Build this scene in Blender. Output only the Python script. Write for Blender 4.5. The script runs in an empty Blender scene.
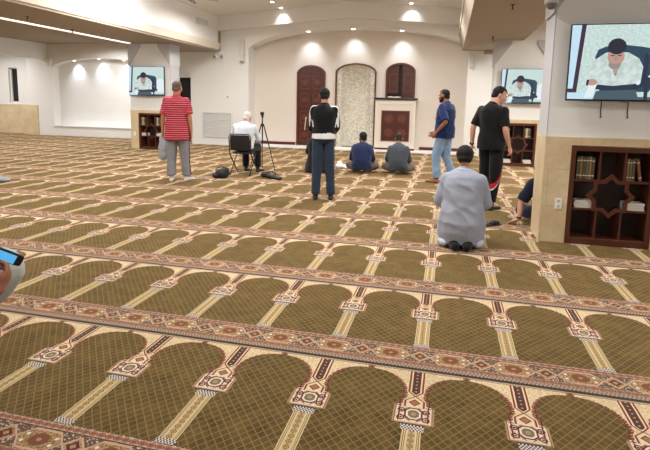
import bpy, bmesh, math, random
from mathutils import Vector, Matrix, noise
random.seed(7)
SC = bpy.context.scene
COL = SC.collection
PI = math.pi
V = Vector

# ------------------------------------------------------------------ colours / materials
def lin(c):
    c = c / 255.0
    return c / 12.92 if c <= 0.04045 else ((c + 0.055) / 1.055) ** 2.4
def rgb(r, g, b): return (lin(r), lin(g), lin(b), 1.0)

def newmat(name):
    m = bpy.data.materials.new(name); m.use_nodes = True
    nt = m.node_tree
    return m, nt, nt.nodes['Principled BSDF']

def simple(name, col, rough=0.6, metal=0.0, noise_amt=0.0, noise_scale=20.0, bump=0.0, bump_scale=200.0, spec=0.5, sheen=0.0, emit=None, estr=1.0):
    m, nt, b = newmat(name)
    b.inputs['Roughness'].default_value = rough
    b.inputs['Metallic'].default_value = metal
    b.inputs['Specular IOR Level'].default_value = spec
    if sheen: b.inputs['Sheen Weight'].default_value = sheen
    tc = nt.nodes.new('ShaderNodeTexCoord')
    if noise_amt > 0:
        n = nt.nodes.new('ShaderNodeTexNoise'); n.inputs['Scale'].default_value = noise_scale; n.inputs['Detail'].default_value = 4
        nt.links.new(tc.outputs['Object'], n.inputs['Vector'])
        mr = nt.nodes.new('ShaderNodeMapRange'); mr.inputs['To Min'].default_value = 1 - noise_amt; mr.inputs['To Max'].default_value = 1 + noise_amt
        nt.links.new(n.outputs['Fac'], mr.inputs['Value'])
        mx = nt.nodes.new('ShaderNodeVectorMath'); mx.operation = 'SCALE'
        mx.inputs[0].default_value = col[:3]
        nt.links.new(mr.outputs['Result'], mx.inputs['Scale'])
        nt.links.new(mx.outputs['Vector'], b.inputs['Base Color'])
    else:
        b.inputs['Base Color'].default_value = col
    if bump > 0:
        n2 = nt.nodes.new('ShaderNodeTexNoise'); n2.inputs['Scale'].default_value = bump_scale; n2.inputs['Detail'].default_value = 3
        nt.links.new(tc.outputs['Object'], n2.inputs['Vector'])
        bp = nt.nodes.new('ShaderNodeBump'); bp.inputs['Strength'].default_value = bump; bp.inputs['Distance'].default_value = 0.01
        nt.links.new(n2.outputs['Fac'], bp.inputs['Height']); nt.links.new(bp.outputs['Normal'], b.inputs['Normal'])
    if emit:
        b.inputs['Emission Color'].default_value = emit; b.inputs['Emission Strength'].default_value = estr
    return m

# tiny expression compiler on shader math nodes
class X:
    nt = None
    def __init__(s, v): s.v = v
    @staticmethod
    def op(o, *a):
        n = X.nt.nodes.new('ShaderNodeMath'); n.operation = o
        for i, q in enumerate(a):
            q = q.v if isinstance(q, X) else q
            if isinstance(q, (int, float)): n.inputs[i].default_value = q
            else: X.nt.links.new(q, n.inputs[i])
        return X(n.outputs[0])
    def __add__(s, o): return X.op('ADD', s, o)
    __radd__ = __add__
    def __sub__(s, o): return X.op('SUBTRACT', s, o)
    def __rsub__(s, o): return X.op('SUBTRACT', o, s)
    def __mul__(s, o): return X.op('MULTIPLY', s, o)
    __rmul__ = __mul__
    def __truediv__(s, o): return X.op('DIVIDE', s, o)
    def __lt__(s, o): return X.op('LESS_THAN', s, o)
    def __gt__(s, o): return X.op('GREATER_THAN', s, o)
    def __and__(s, o): return X.op('MULTIPLY', s, o)
    def __or__(s, o): return X.op('MAXIMUM', s, o)
def fabs(a): return X.op('ABSOLUTE', a)
def ffr(a): return X.op('FRACT', a)
def fmin(a, b): return X.op('MINIMUM', a, b)
def fmax(a, b): return X.op('MAXIMUM', a, b)
def fsq(a): return X.op('SQRT', fmax(a, 0.0))
def fsin(a): return X.op('SINE', a)
def btw(a, lo, hi): return (a > lo) & (a < hi)
def cmix(fac, a, b):
    """a where fac=0, b where fac=1; a, b sockets or colour tuples"""
    n = X.nt.nodes.new('ShaderNodeMix'); n.data_type = 'RGBA'
    f = fac.v if isinstance(fac, X) else fac
    if isinstance(f, (int, float)): n.inputs[0].default_value = f
    else: X.nt.links.new(f, n.inputs[0])
    for i, q in ((6, a), (7, b)):
        if isinstance(q, tuple): n.inputs[i].default_value = q
        else: X.nt.links.new(q, n.inputs[i])
    return n.outputs[2]
def nz(vec, scale, detail=3, rough=0.5):
    n = X.nt.nodes.new('ShaderNodeTexNoise'); n.inputs['Scale'].default_value = scale; n.inputs['Detail'].default_value = detail
    n.inputs['Roughness'].default_value = rough
    if vec is not None: X.nt.links.new(vec, n.inputs['Vector'])
    return X(n.outputs['Fac'])
def cscale(col, f):
    n = X.nt.nodes.new('ShaderNodeVectorMath'); n.operation = 'SCALE'
    if isinstance(col, tuple): n.inputs[0].default_value = col[:3]
    else: X.nt.links.new(col, n.inputs[0])
    X.nt.links.new(f.v, n.inputs['Scale'])
    return n.outputs[0]

# ------------------------------------------------------------------ mesh helpers
def bx(bm, x0, x1, y0, y1, z0, z1, mi=0):
    if x0 > x1: x0, x1 = x1, x0
    vs = [bm.verts.new(p) for p in ((x0,y0,z0),(x1,y0,z0),(x1,y1,z0),(x0,y1,z0),(x0,y0,z1),(x1,y0,z1),(x1,y1,z1),(x0,y1,z1))]
    for f in ((3,2,1,0),(4,5,6,7),(0,1,5,4),(1,2,6,5),(2,3,7,6),(3,0,4,7)):
        fc = bm.faces.new([vs[i] for i in f]); fc.material_index = mi
    return vs
def prism(bm, poly, axis, a, b, mi=0):
    """extrude a 2-D polygon; axis 'y': poly in (x,z) from y=a to y=b; 'x': (y,z); 'z': (x,y)"""
    def P(p, t):
        if axis == 'y': return (p[0], t, p[1])
        if axis == 'x': return (t, p[0], p[1])
        return (p[0], p[1], t)
    A = [bm.verts.new(P(p, a)) for p in poly]; B = [bm.verts.new(P(p, b)) for p in poly]
    n = len(poly); fs = []
    fs.append(bm.faces.new(A)); fs.append(bm.faces.new(list(reversed(B))))
    for i in range(n): fs.append(bm.faces.new((A[(i+1) % n], A[i], B[i], B[(i+1) % n])))
    for f in fs: f.material_index = mi
    bmesh.ops.recalc_face_normals(bm, faces=fs)
def ring(bm, c, r, f, rx, ry, n=20, pw=1.0):
    out = []
    for i in range(n):
        a = 2*PI*i/n; cx, sx = math.cos(a), math.sin(a)
        cx = math.copysign(abs(cx)**pw, cx); sx = math.copysign(abs(sx)**pw, sx)
        out.append(bm.verts.new(c + r*(rx*cx) + f*(ry*sx)))
    return out
def loft(bm, secs, n=20, cap=True, pw=1.0, mi=0):
    """secs: (centre, right, fwd, rx, ry)"""
    rs = [ring(bm, V(c), V(r), V(f), rx, ry, n, pw) for c, r, f, rx, ry in secs]
    fs = []
    for A, B in zip(rs, rs[1:]):
        for i in range(n):
            j = (i+1) % n; fs.append(bm.faces.new((A[i], A[j], B[j], B[i])))
    if cap:
        fs.append(bm.faces.new(list(reversed(rs[0])))); fs.append(bm.faces.new(rs[-1]))
    for q in fs: q.material_index = mi
    bmesh.ops.recalc_face_normals(bm, faces=fs)
def basis(d):
    d = V(d).normalized()
    r = d.cross(V((0,0,1)))
    if r.length < 1e-3: r = V((1,0,0))
    r.normalize(); return r, r.cross(d).normalized()
def tube(bm, pts, rad, n=12, mi=0, flat=1.0):
    """tube through pts with radius per point"""
    pts = [V(p) for p in pts]
    if isinstance(rad, (int, float)): rad = [rad]*len(pts)
    secs = []; r0 = None
    for i, p in enumerate(pts):
        d = pts[min(i+1, len(pts)-1)] - pts[max(i-1, 0)]
        if d.length < 1e-6: d = V((0,0,1))
        d.normalize()
        if r0 is None: r, f = basis(d)
        else:
            r = (r0 - d*r0.dot(d)).normalized(); f = r.cross(d)
        r0 = r
        secs.append((p, r, f, rad[i], rad[i]*flat))
    loft(bm, secs, n, mi=mi)
def ell(bm, c, rx, ry, rz, M=None, seg=20, mi=0):
    """ellipsoid with rotation matrix M (3x3)"""
    c = V(c); nv = max(6, seg//2)
    def P(x, y, z):
        q = V((rx*x, ry*y, rz*z)); return c + (M @ q if M is not None else q)
    bot, top = bm.verts.new(P(0, 0, -1)), bm.verts.new(P(0, 0, 1)); rows = []
    for k in range(1, nv):
        a = -PI/2 + PI*k/nv; ca, sa = math.cos(a), math.sin(a)
        rows.append([bm.verts.new(P(ca*math.cos(2*PI*i/seg), ca*math.sin(2*PI*i/seg), sa)) for i in range(seg)])
    fs = []
    for i in range(seg):
        j = (i+1) % seg
        fs.append(bm.faces.new((bot, rows[0][j], rows[0][i]))); fs.append(bm.faces.new((top, rows[-1][i], rows[-1][j])))
        for A, B_ in zip(rows, rows[1:]): fs.append(bm.faces.new((A[i], A[j], B_[j], B_[i])))
    for f in fs: f.material_index = mi
def capsule(bm, a, b, ra, rb, n=14):
    a, b = V(a), V(b)
    tube(bm, [a, b], [ra, rb], n)
    ell(bm, a, ra, ra, ra, seg=n); ell(bm, b, rb, rb, rb, seg=n)
def chain(bm, pts, rad, n=14):
    for i in range(len(pts)-1): capsule(bm, pts[i], pts[i+1], rad[i], rad[i+1], n)

def mesh_of(bm, name):
    me = bpy.data.meshes.new(name); bm.to_mesh(me); bm.free(); return me
def obj(name, bm, mats, parent=None, smooth=False, bevel=0.0):
    me = bm if isinstance(bm, bpy.types.Mesh) else mesh_of(bm, name)
    if not isinstance(mats, (list, tuple)): mats = [mats]
    for m in mats: me.materials.append(m)
    o = bpy.data.objects.new(name, me); COL.objects.link(o)
    if parent is not None: o.parent = parent
    if smooth:
        for p in me.polygons: p.use_smooth = True
    if bevel > 0:
        md = o.modifiers.new('bevel', 'BEVEL'); md.width = bevel; md.segments = 2; md.limit_method = 'ANGLE'
    return o
def thing(name, label, cat, loc=(0,0,0), rz=0.0, group=None):
    o = bpy.data.objects.new(name, None); COL.objects.link(o); o.empty_display_size = 0.1
    o.location = loc; o.rotation_euler = (0, 0, rz)
    o['label'] = label; o['category'] = cat
    if group: o['group'] = group
    return o
def tag(o, label, cat, group=None):
    o['label'] = label; o['category'] = cat
    if group: o['group'] = group
    return o
def struct(name, bm, m, parent=None, **k):
    o = obj(name, bm, m, parent, **k)
    if parent is None: o['kind'] = 'structure'
    return o
def copy_tree(o, parent=None):
    c = o.copy(); COL.objects.link(c)
    if parent is not None: c.parent = parent
    for ch in list(o.children):
        copy_tree(ch, c)
    return c
def organic(bm, voxel=0.01, smooth=4, fac=0.5, disp=0.0, dscale=6.0, seed=0.0, thin=None, folds=0.0, fscale=5.0):
    """union of overlapping volumes as one smooth skin"""
    me = mesh_of(bm, 'tmp'); o = bpy.data.objects.new('tmp', me); COL.objects.link(o)
    md = o.modifiers.new('r', 'REMESH'); md.mode = 'VOXEL'; md.voxel_size = voxel
    if smooth:
        ms = o.modifiers.new('s', 'SMOOTH'); ms.factor = fac; ms.iterations = smooth
    dg = bpy.context.evaluated_depsgraph_get(); dg.update()
    m2 = bpy.data.meshes.new_from_object(o.evaluated_get(dg))
    bpy.data.objects.remove(o); bpy.data.meshes.remove(me)
    m2.materials.clear()
    if disp > 0:
        b = bmesh.new(); b.from_mesh(m2); b.normal_update()
        for v in b.verts:
            q = v.co*dscale + V((seed, seed*2.3, 0))
            # cloth folds: stretched ridged noise
            w = noise.noise(V((q.x, q.y, q.z*0.55))) + 0.6*noise.noise(V((q.x*2.1+3, q.y*2.1, q.z*1.5)))
            rdg = 1.0 - abs(noise.noise(V((q.x*0.8+9, q.y*0.8, q.z*1.3 + q.x*0.6))))*2.2
            v.co += v.normal*(disp*(0.7*w + 0.5*max(0.0, rdg)))
        b.to_mesh(m2); b.free()
    return m2
# ------------------------------------------------------------------ the carpet
CW, CD, CX0, CY0 = 0.51011, 1.178705, -0.090625, 2.634795
def carpet_material():
    m, nt, b = newmat('prayer_carpet'); X.nt = nt
    tc = nt.nodes.new('ShaderNodeTexCoord'); sp = nt.nodes.new('ShaderNodeSeparateXYZ')
    nt.links.new(tc.outputs['Object'], sp.inputs[0]); vec = tc.outputs['Object']
    # slight weave wobble
    wob = nz(vec, 14.0, 2) - 0.5
    x = X(sp.outputs[0]) + wob*0.004; y = X(sp.outputs[1]) + wob*0.004
    u = (x - CX0) / CW
    uf = ffr(u + 0.5) - 0.5
    a = fabs(uf) * CW                       # distance from the column centre line
    c = uf * CW
    bb = CW*0.5 - a                         # distance from the arch centre line
    t = ffr((y*-1.0 + CY0) / CD) * CD       # distance on the near side of the dark line
    FIELD = rgb(104, 82, 44); FIELD2 = rgb(60, 45, 22); LAT = rgb(130, 110, 70)
    CREAM = rgb(216, 198, 162); CREAM2 = rgb(176, 150, 108); RED = rgb(122, 44, 46); DRED = rgb(88, 26, 34)
    BLK = rgb(64, 50, 46); WHT = rgb(220, 208, 190); PINK = rgb(196, 158, 136); TAN = rgb(164, 132, 108)
    GOLD = rgb(204, 188, 146); BRN = rgb(138, 96, 54); GRY = rgb(92, 84, 84)
    # field with lattice
    p = 0.046
    l1 = fabs(ffr(x/0.047 + t/0.056) - 0.5); l2 = fabs(ffr(x/0.047 - t/0.056) - 0.5)
    lat = fmax(l1, l2) > 0.432
    blot = fmin(fmax((nz(vec, 9.0, 4, 0.7) - 0.32)*2.6, 0.0), 1.0)
    tile = cmix(blot, FIELD, FIELD2)
    col = cmix(lat*0.85, tile, LAT)
    # spandrel
    up = fsq(1.0 - X.op('POWER', fabs((0.25 - t)/0.217), 2.2)) * 0.196
    lo = 0.196 - (t - 0.25)*0.25
    edge = cmixf(t < 0.25, lo, up)
    edge = edge + fsin(t*150.0 + bb*90.0)*0.003
    dd = bb - edge
    sw = nz(vec, 60.0, 2)
    swirl = fabs(ffr(sw*5.0) - 0.5) > 0.33
    spc = cmix(swirl, CREAM, CREAM2)
    sm = (t < 0.345) & (dd > 0.0)
    col = cmix(sm, col, spc)
    chk = (ffr((t + bb*0.6)/0.020) > 0.35)
    ec = cmix(chk, TAN, RED)
    col = cmix(sm & (dd < 0.020), col, ec)
    col = cmix(sm & (dd < 0.006), col, DRED)
    # capital block
    cap = (a < 0.096) & btw(t, 0.338, 0.474)
    col = cmix(cap, col, TAN)
    col = cmix(cap & btw(a, 0.084, 0.089), col, BRN); col = cmix(cap & (a < 0.084) & (t < 0.466), col, CREAM)
    inn = (a < 0.081) & btw(t, 0.33, 0.458)
    col = cmix(inn, col, cmix(swirl, WHT, PINK))
    ct = fabs(t - 0.398)
    # side rosettes
    ra = fabs(a - 0.058); rt1 = fabs(fabs(t - 0.405) - 0.03)
    rr = fsq(ra*ra + rt1*rt1)
    col = cmix(inn & btw(fabs(a - 0.068), 0.0, 0.0035), col, DRED); col = cmix(inn & btw(rr, 0.011, 0.019), col, DRED); col = cmix(inn & (rr < 0.006), col, BLK)
    oc = fmax(fmax(a/0.036, ct/0.040), (a + ct)/0.056)
    col = cmix(inn & btw(a + ct, 0.070, 0.077), col, RED); col = cmix(inn & btw(t, 0.338, 0.344), col, DRED); col = cmix(inn & (oc < 1.22), col, DRED)
    col = cmix(inn & (oc < 1.0), col, WHT); col = cmix(inn & (oc < 0.74), col, rgb(112, 104, 74)); col = cmix(inn & (oc < 0.35), col, TAN)
    # panel between the arches
    par = fmax(fmin(fmin(0.033 + t*0.0, fabs(t - 0.252)*0.85), 0.038), 0.0)
    wide = cmixf(t > 0.252, par, fmin(fabs(t - 0.252)*1.1, 0.044))
    pz = (t < 0.345) & (t > 0.012)
    col = cmix(pz & (a < wide + 0.011), col, CREAM)
    col = cmix(pz & (a < wide + 0.006), col, RED)
    col = cmix(pz & (a < wide - 0.004), col, CREAM)
    dk = pz & (a < fmin(wide - 0.011, 0.021)) & (t < 0.24)
    col = cmix(dk, col, DRED)
    col = cmix(dk & (a < 0.012), col, BLK)
    dot = fsq(a*a + X.op('POWER', (ffr(t/0.032) - 0.5)*0.032, 2.0)) < 0.005
    col = cmix(dk & dot, col, PINK)
    col = cmix(pz & btw(t, 0.268, 0.335) & ((a + fabs(t - 0.305)) < 0.030), col, RED)
    col = cmix(pz & btw(t, 0.268, 0.335) & ((a + fabs(t - 0.305)) < 0.021), col, rgb(150, 104, 80))
    # teeth under the capital and at the foot
    def teeth(col, lo_, hi_, w):
        mk = (a < w) & btw(t, lo_, hi_)
        k = fabs((ffr(x/0.0155) > 0.5) - (ffr((t - lo_)/0.021) > 0.5))
        return cmix(mk, col, cmix(k, BLK, rgb(214, 206, 204)))
    col = cmix((a < 0.055) & btw(t, 0.474, 0.484), col, BLK)
    # pillar
    pil = (a < 0.043) & btw(t, 0.515, 0.862)
    col = cmix(pil, col, GOLD)
    st = (fabs(a - 0.035) < 0.0022) | (fabs(a - 0.027) < 0.0018)
    col = cmix(pil & st, col, BRN)
    mid = pil & (a < 0.016)
    dm = (a/0.016 + fabs(ffr(t/0.036) - 0.5)*2.2)
    col = cmix(mid, col, rgb(184, 160, 112))
    col = cmix(mid & btw(dm, 0.72, 1.06), col, rgb(118, 78, 54))
    col = cmix(mid & (dm < 0.4), col, rgb(132, 88, 62))
    col = teeth(col, 0.484, 0.524, 0.053)
    col = teeth(col, 0.858, 0.897, 0.048)
    # border band
    band = t > 0.893
    spk = nz(vec, 85.0, 2)
    bg = cmix(spk > 0.52, rgb(84, 66, 58), rgb(132, 108, 90)); bg = cmix(spk > 0.62, bg, WHT)
    col = cmix(band, col, bg)
    col = cmix(btw(t, 0.899, 0.935), col, PINK)
    def chainrow(col, tc_, ph):
        e = fsq(X.op('POWER', (ffr((x + ph)/0.0405) - 0.5)*0.0405/0.0135, 2.0) + X.op('POWER', (t - tc_)/0.0095, 2.0))
        z = btw(t, tc_ - 0.0165, tc_ + 0.0165)
        col = cmix(z & (e < 1.55), col, BLK); col = cmix(z & (e < 1.3), col, TAN)
        return cmix(z & (e < 1.0), col, rgb(140, 72, 64))
    col = chainrow(col, 0.917, 0.0)
    col = cmix(btw(t, 0.935, 0.941), col, BLK)
    col = cmix(btw(t, 1.080, 1.116), col, TAN)
    col = chainrow(col, 1.099, 0.02)
    per = 0.3429
    q = fabs(ffr((x - CX0)/per + 0.5) - 0.5)*per
    dia = (1.0 - q/0.053)*0.056
    hexh = fmin((q - 0.057)*1.25, 0.060)
    hh = cmixf(q < 0.055, hexh, dia)
    tm = fabs(t - 1.011)
    mz = btw(t, 0.942, 1.080)
    insd = tm < hh
    isd = q < 0.055
    hb = cmix(spk > 0.5, rgb(128, 98, 62), rgb(172, 144, 106))
    col = cmix(mz & insd, col, hb)
    qh = fabs(per*0.5 - q)
    rh = fsq(qh*qh + tm*tm*1.4)
    ang = fsin(qh*330.0)*fsin(tm*330.0)
    col = cmix(mz & insd & (rh < 0.046), col, cmix(ang > 0.0, rgb(136, 56, 54), rgb(96, 78, 54)))
    col = cmix(mz & insd & (rh < 0.012), col, TAN)
    wd = fsq(X.op('POWER', qh - 0.072, 2.0) + X.op('POWER', tm - 0.022, 2.0))
    col = cmix(mz & insd & (wd < 0.009), col, WHT)
    col = cmix(mz & insd & isd & ((q + tm) < 0.034), col, DRED)
    col = cmix(mz & insd & isd & ((q + tm) < 0.016), col, TAN)
    ln = fabs(tm - hh)
    col = cmix(mz & (ln < 0.0062), col, PINK)
    # ladder and the dark line
    lad = btw(t, 1.118, 1.150)
    col = cmix(lad, col, cmix(fabs((ffr(x/0.02) > 0.5) - (t > 1.134)), rgb(116, 98, 88), rgb(170, 150, 134)))
    col = cmix(t > 1.150, col, rgb(44, 38, 38))
    col = cmix((t > 1.174) | (t < 0.004), col, rgb(168, 152, 136))
    col = cmix(btw(t, 0.006, 0.011), col, RED)
    # pile
    fine = nz(vec, 420.0, 2)
    soft = nz(vec, 2.2, 3)
    col = cscale(col, (fine*0.55 + 0.72) * (soft*0.34 + 0.83))
    nt.links.new(col, b.inputs['Base Color'])
    b.inputs['Roughness'].default_value = 0.95
    b.inputs['Specular IOR Level'].default_value = 0.08
    b.inputs['Sheen Weight'].default_value = 0.25
    b.inputs['Sheen Roughness'].default_value = 0.5
    b.inputs['Sheen Tint'].default_value = rgb(225, 200, 150)
    bp = nt.nodes.new('ShaderNodeBump'); bp.inputs['Strength'].default_value = 0.5; bp.inputs['Distance'].default_value = 0.006
    nt.links.new((fine + soft).v, bp.inputs['Height']); nt.links.new(bp.outputs['Normal'], b.inputs['Normal'])
    return m
def cmixf(f, a, b):
    """float select: a when f=0, b when f=1"""
    return a + (b - a)*f

def stone_material():
    m, nt, b = newmat('beige_marble'); X.nt = nt
    tc = nt.nodes.new('ShaderNodeTexCoord'); vec = tc.outputs['Object']
    sp = nt.nodes.new('ShaderNodeSeparateXYZ'); nt.links.new(vec, sp.inputs[0])
    n1 = nz(vec, 3.0, 6, 0.6); n2 = nz(vec, 22.0, 4)
    col = cmix(fmin(fmax((n1 - 0.35)*2.5, 0.0), 1.0), rgb(208, 186, 148), rgb(230, 212, 178))
    col = cscale(col, n2*0.22 + 0.89)
    z = X(sp.outputs[2]); xy = X(sp.outputs[0]) + X(sp.outputs[1])
    row = X.op('FLOOR', z/0.4)
    jt = (fabs(ffr(z/0.4) - 0.5) > 0.4955) | (fabs(ffr(xy/0.6 + row*0.5 + 0.13) - 0.5) > 0.4965)
    col = cmix(jt*0.55, col, rgb(150, 125, 92))
    nt.links.new(col, b.inputs['Base Color'])
    b.inputs['Roughness'].default_value = 0.28
    return m
def mosaic_material():
    m, nt, b = newmat('mihrab_mosaic'); X.nt = nt
    tc = nt.nodes.new('ShaderNodeTexCoord'); vec = tc.outputs['Object']
    vo = nt.nodes.new('ShaderNodeTexVoronoi'); vo.inputs['Scale'].default_value = 26; nt.links.new(vec, vo.inputs['Vector'])
    vo2 = nt.nodes.new('ShaderNodeTexVoronoi'); vo2.feature = 'DISTANCE_TO_EDGE'; vo2.inputs['Scale'].default_value = 13; nt.links.new(vec, vo2.inputs['Vector'])
    sp = nt.nodes.new('ShaderNodeSeparateColor'); nt.links.new(vo.outputs['Color'], sp.inputs[0])
    r = X(sp.outputs[0])
    col = cmix(r, rgb(184, 176, 158), rgb(228, 223, 210))
    col = cmix((X(vo2.outputs['Distance']) < 0.03), col, rgb(236, 233, 222))
    nt.links.new(col, b.inputs['Base Color']); b.inputs['Roughness'].default_value = 0.4
    bp = nt.nodes.new('ShaderNodeBump'); bp.inputs['Strength'].default_value = 0.4; bp.inputs['Distance'].default_value = 0.01
    nt.links.new(vo.outputs['Distance'], bp.inputs['Height']); nt.links.new(bp.outputs['Normal'], b.inputs['Normal'])
    return m
def wood_material(name, c1, c2, rough=0.35):
    m, nt, b = newmat(name); X.nt = nt
    tc = nt.nodes.new('ShaderNodeTexCoord')
    mp = nt.nodes.new('ShaderNodeMapping'); mp.inputs['Scale'].default_value = (6, 6, 0.8); nt.links.new(tc.outputs['Object'], mp.inputs[0])
    n = nz(mp.outputs[0], 5.0, 5, 0.6)
    nt.links.new(cmix(n, c1, c2), b.inputs['Base Color']); b.inputs['Roughness'].default_value = rough
    return m
def flatmat(name, col, rough=0.6, **k): return simple(name, col, rough, **k)

M = {}
M['carpet'] = carpet_material()
M['stone'] = stone_material()
M['mosaic'] = mosaic_material()
M['wood'] = wood_material('dark_cherry_wood', rgb(84, 38, 26), rgb(58, 24, 18))
M['woodd'] = wood_material('shelf_wood', rgb(98, 52, 34), rgb(70, 34, 24))
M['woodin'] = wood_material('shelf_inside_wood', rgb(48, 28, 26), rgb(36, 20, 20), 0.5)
M['wall'] = simple('white_wall_paint', rgb(234, 234, 232), 0.75, noise_amt=0.02, noise_scale=3, bump=0.03, bump_scale=150)
M['beige'] = simple('alcove_paint', rgb(220, 211, 201), 0.75, noise_amt=0.02, noise_scale=3)
M['ceil'] = simple('ceiling_paint', rgb(226, 224, 218), 0.8, noise_amt=0.02, noise_scale=2)
M['taupe'] = simple('taupe_soffit_paint', rgb(158, 145, 128), 0.8, noise_amt=0.03, noise_scale=2)
M['trim'] = simple('fascia_paint', rgb(222, 214, 200), 0.6)
M['grey'] = simple('pier_shade_grey', rgb(188, 189, 192), 0.75)  # shade of the pillar sides and corbels, put into the colour
M['white'] = simple('white_gloss', rgb(240, 240, 238), 0.4)
M['vent'] = simple('vent_metal', rgb(206, 207, 205), 0.5)
M['black'] = simple('black_plastic', rgb(22, 22, 24), 0.35)
M['dark'] = simple('dark_opening', rgb(20, 18, 18), 0.8)
M['metal'] = simple('dark_metal', rgb(60, 60, 64), 0.35, metal=0.9)
M['chrome'] = simple('brushed_metal', rgb(170, 172, 176), 0.3, metal=0.9)
M['glass'] = simple('night_glass', rgb(26, 26, 30), 0.08)
M['lamp'] = simple('lamp_lens', rgb(255, 250, 240), 0.5, emit=(1, 0.97, 0.92, 1), estr=14)
M['led'] = simple('led_strip_lens', rgb(255, 250, 240), 0.5, emit=(1, 0.96, 0.9, 1), estr=1.1)
M['skirt'] = simple('mahogany_skirting', rgb(86, 30, 24), 0.4)
# ------------------------------------------------------------------ the setting
B = bmesh.new
PL, PR = -9.17, 1.02       # left edges of the pillar rows
PWID, PDEP = 1.34, 0.53
Y1, Y2 = 5.75, 13.1
FY = 15.4                  # front wall plane
BY = 15.98                 # back of the qibla alcove
bm = B(); bx(bm, -20.2, 6.2, -4.2, 17.4, -0.12, 0.0); struct('floor', bm, M['carpet'])

# outer walls
bm = B(); bx(bm, -20.4, -20.0, -4.4, 17.4, 0, 4.9); struct('wall_left', bm, M['wall'])
bm = B(); bx(bm, 6.0, 6.4, -4.4, 17.4, 0, 4.9); struct('wall_right', bm, M['wall'])
bm = B(); bx(bm, -20.4, 6.4, -4.4, -4.0, 0, 4.9); struct('wall_back', bm, M['wall'])

# arches: columns of wall above a curve
def arch_wall(bm, x0, x1, f, ztop, y0, y1, n=40):
    for i in range(n):
        a = x0 + (x1-x0)*i/n; b = x0 + (x1-x0)*(i+1)/n
        prism(bm, [(a, f(a)), (b, f(b)), (b, ztop), (a, ztop)], 'y', y0, y1)

# qibla wall: flat parts either side of the alcove, arch over it
AX0, AX1 = -6.38, 0.47
ac = (AX0 + AX1)/2; aw = (AX1 - AX0)/2
bm = B()
bx(bm, -8.43, AX0, FY, 16.6, 0, 4.7)
bx(bm, AX1, 6.0, FY, 16.6, 0, 4.7)
def archz(x):
    w = 3.30 if x < -3.10 else 3.60
    return 2.985 + 0.77*math.sqrt(max(0, 1 - (abs(x+3.10)/w)**2*0.94))
arch_wall(bm, AX0, AX1, archz, 4.7, FY, BY+0.02)
# small arched passage left of the vent wall
def passz(x): return 2.18 + 0.62*math.sqrt(max(0, 1-((x+9.45)/1.02)**2))
arch_wall(bm, -10.45, -8.43, passz, 4.0, FY, FY+0.2, 24)
struct('wall_front', bm, M['wall'])
bm = B(); bx(bm, AX0-0.1, -3.57, BY, 16.5, 0, 4.7); bx(bm, -2.31, AX1+0.1, BY, 16.5, 0, 4.7); bx(bm, -3.57, -2.31, 16.4, 16.5, 0, 4.7)
def mihz(x): return 2.38 + 0.33*math.sqrt(max(0.0, 1-((x+2.94)/0.64)**2*0.95))
arch_wall(bm, -3.57, -2.31, mihz, 4.7, BY, 16.4, 20)
struct('wall_qibla', bm, M['beige'])
# gabled beam in front of the arch
bm = B()
def gab(x, z0, zp): return zp - (zp - z0)*abs(x + 3.12)/4.2
xs = [-7.35, -3.12, 0.29]
lo_ = [3.70, 4.03, 3.76]; hi_ = [4.14, 4.50, 4.20]
prism(bm, [(xs[0], lo_[0]), (xs[1], lo_[1]), (xs[2], lo_[2]), (xs[2], hi_[2]+.1), (xs[1], hi_[1]+.1), (xs[0], hi_[0]+.1)], 'y', FY-0.22, FY)
struct('trim_1', bm, M['wall'])
# platform step and skirting
bm = B(); bx(bm, -6.9, AX1, FY-0.06, BY, 0.0, 0.055); struct('trim_2', bm, M['white'], bevel=0.006)
bm = B()
for a, b in ((AX0, -4.94), (-3.90, -3.64), (-0.86, AX1)): bx(bm, a, b, BY-0.025, BY, 0.055, 0.15)
struct('baseboard_front', bm, M['skirt'])

# niche wall to the far left
NY = 16.5
bm = B()
bx(bm, -15.7, -14.94, NY, 17.2, 0, 3.6)
bx(bm, -10.80, -10.3, NY, 17.2, 0, 3.6)
bx(bm, -14.94, -10.80, NY, 17.2, 0, 0.36)
def nich(x): return 2.60 + 0.42*math.sqrt(max(0, 1-((x+12.87)/2.07)**2*0.96)) - 0.06
arch_wall(bm, -14.94, -10.80, nich, 3.6, NY, NY+0.34)
bx(bm, -14.94, -10.80, NY+0.34, 17.2, 0.36, 3.6)
prism(bm, [(-15.15, 2.93), (-14.94, 2.62), (-14.9, 2.93)], 'y', NY-0.12, NY+0.02)
struct('wall_niche', bm, M['wall'])
bm = B(); bx(bm, -14.98, -10.76, NY-0.04, NY+0.34, 0.36, 0.40); struct('trim_3', bm, M['white'])
# passage behind the pillar: back wall with a dark door opening
bm = B(); bx(bm, -10.3, -9.47, 16.45, 16.6, 0, 3.6); bx(bm, -9.03, -8.4, 16.45, 16.6, 0, 3.6); bx(bm, -9.47, -9.03, 16.45, 16.6, 2.27, 3.6)
struct('wall_passage', bm, M['wall'])
bm = B(); bx(bm, -9.47, -9.03, 16.5, 16.56, 0, 2.27)
for z in (0.2, 1.25):
    bx(bm, -9.41, -9.09, 16.485, 16.5, z, z+0.9)
struct('door_1', bm, M['dark'])
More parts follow.
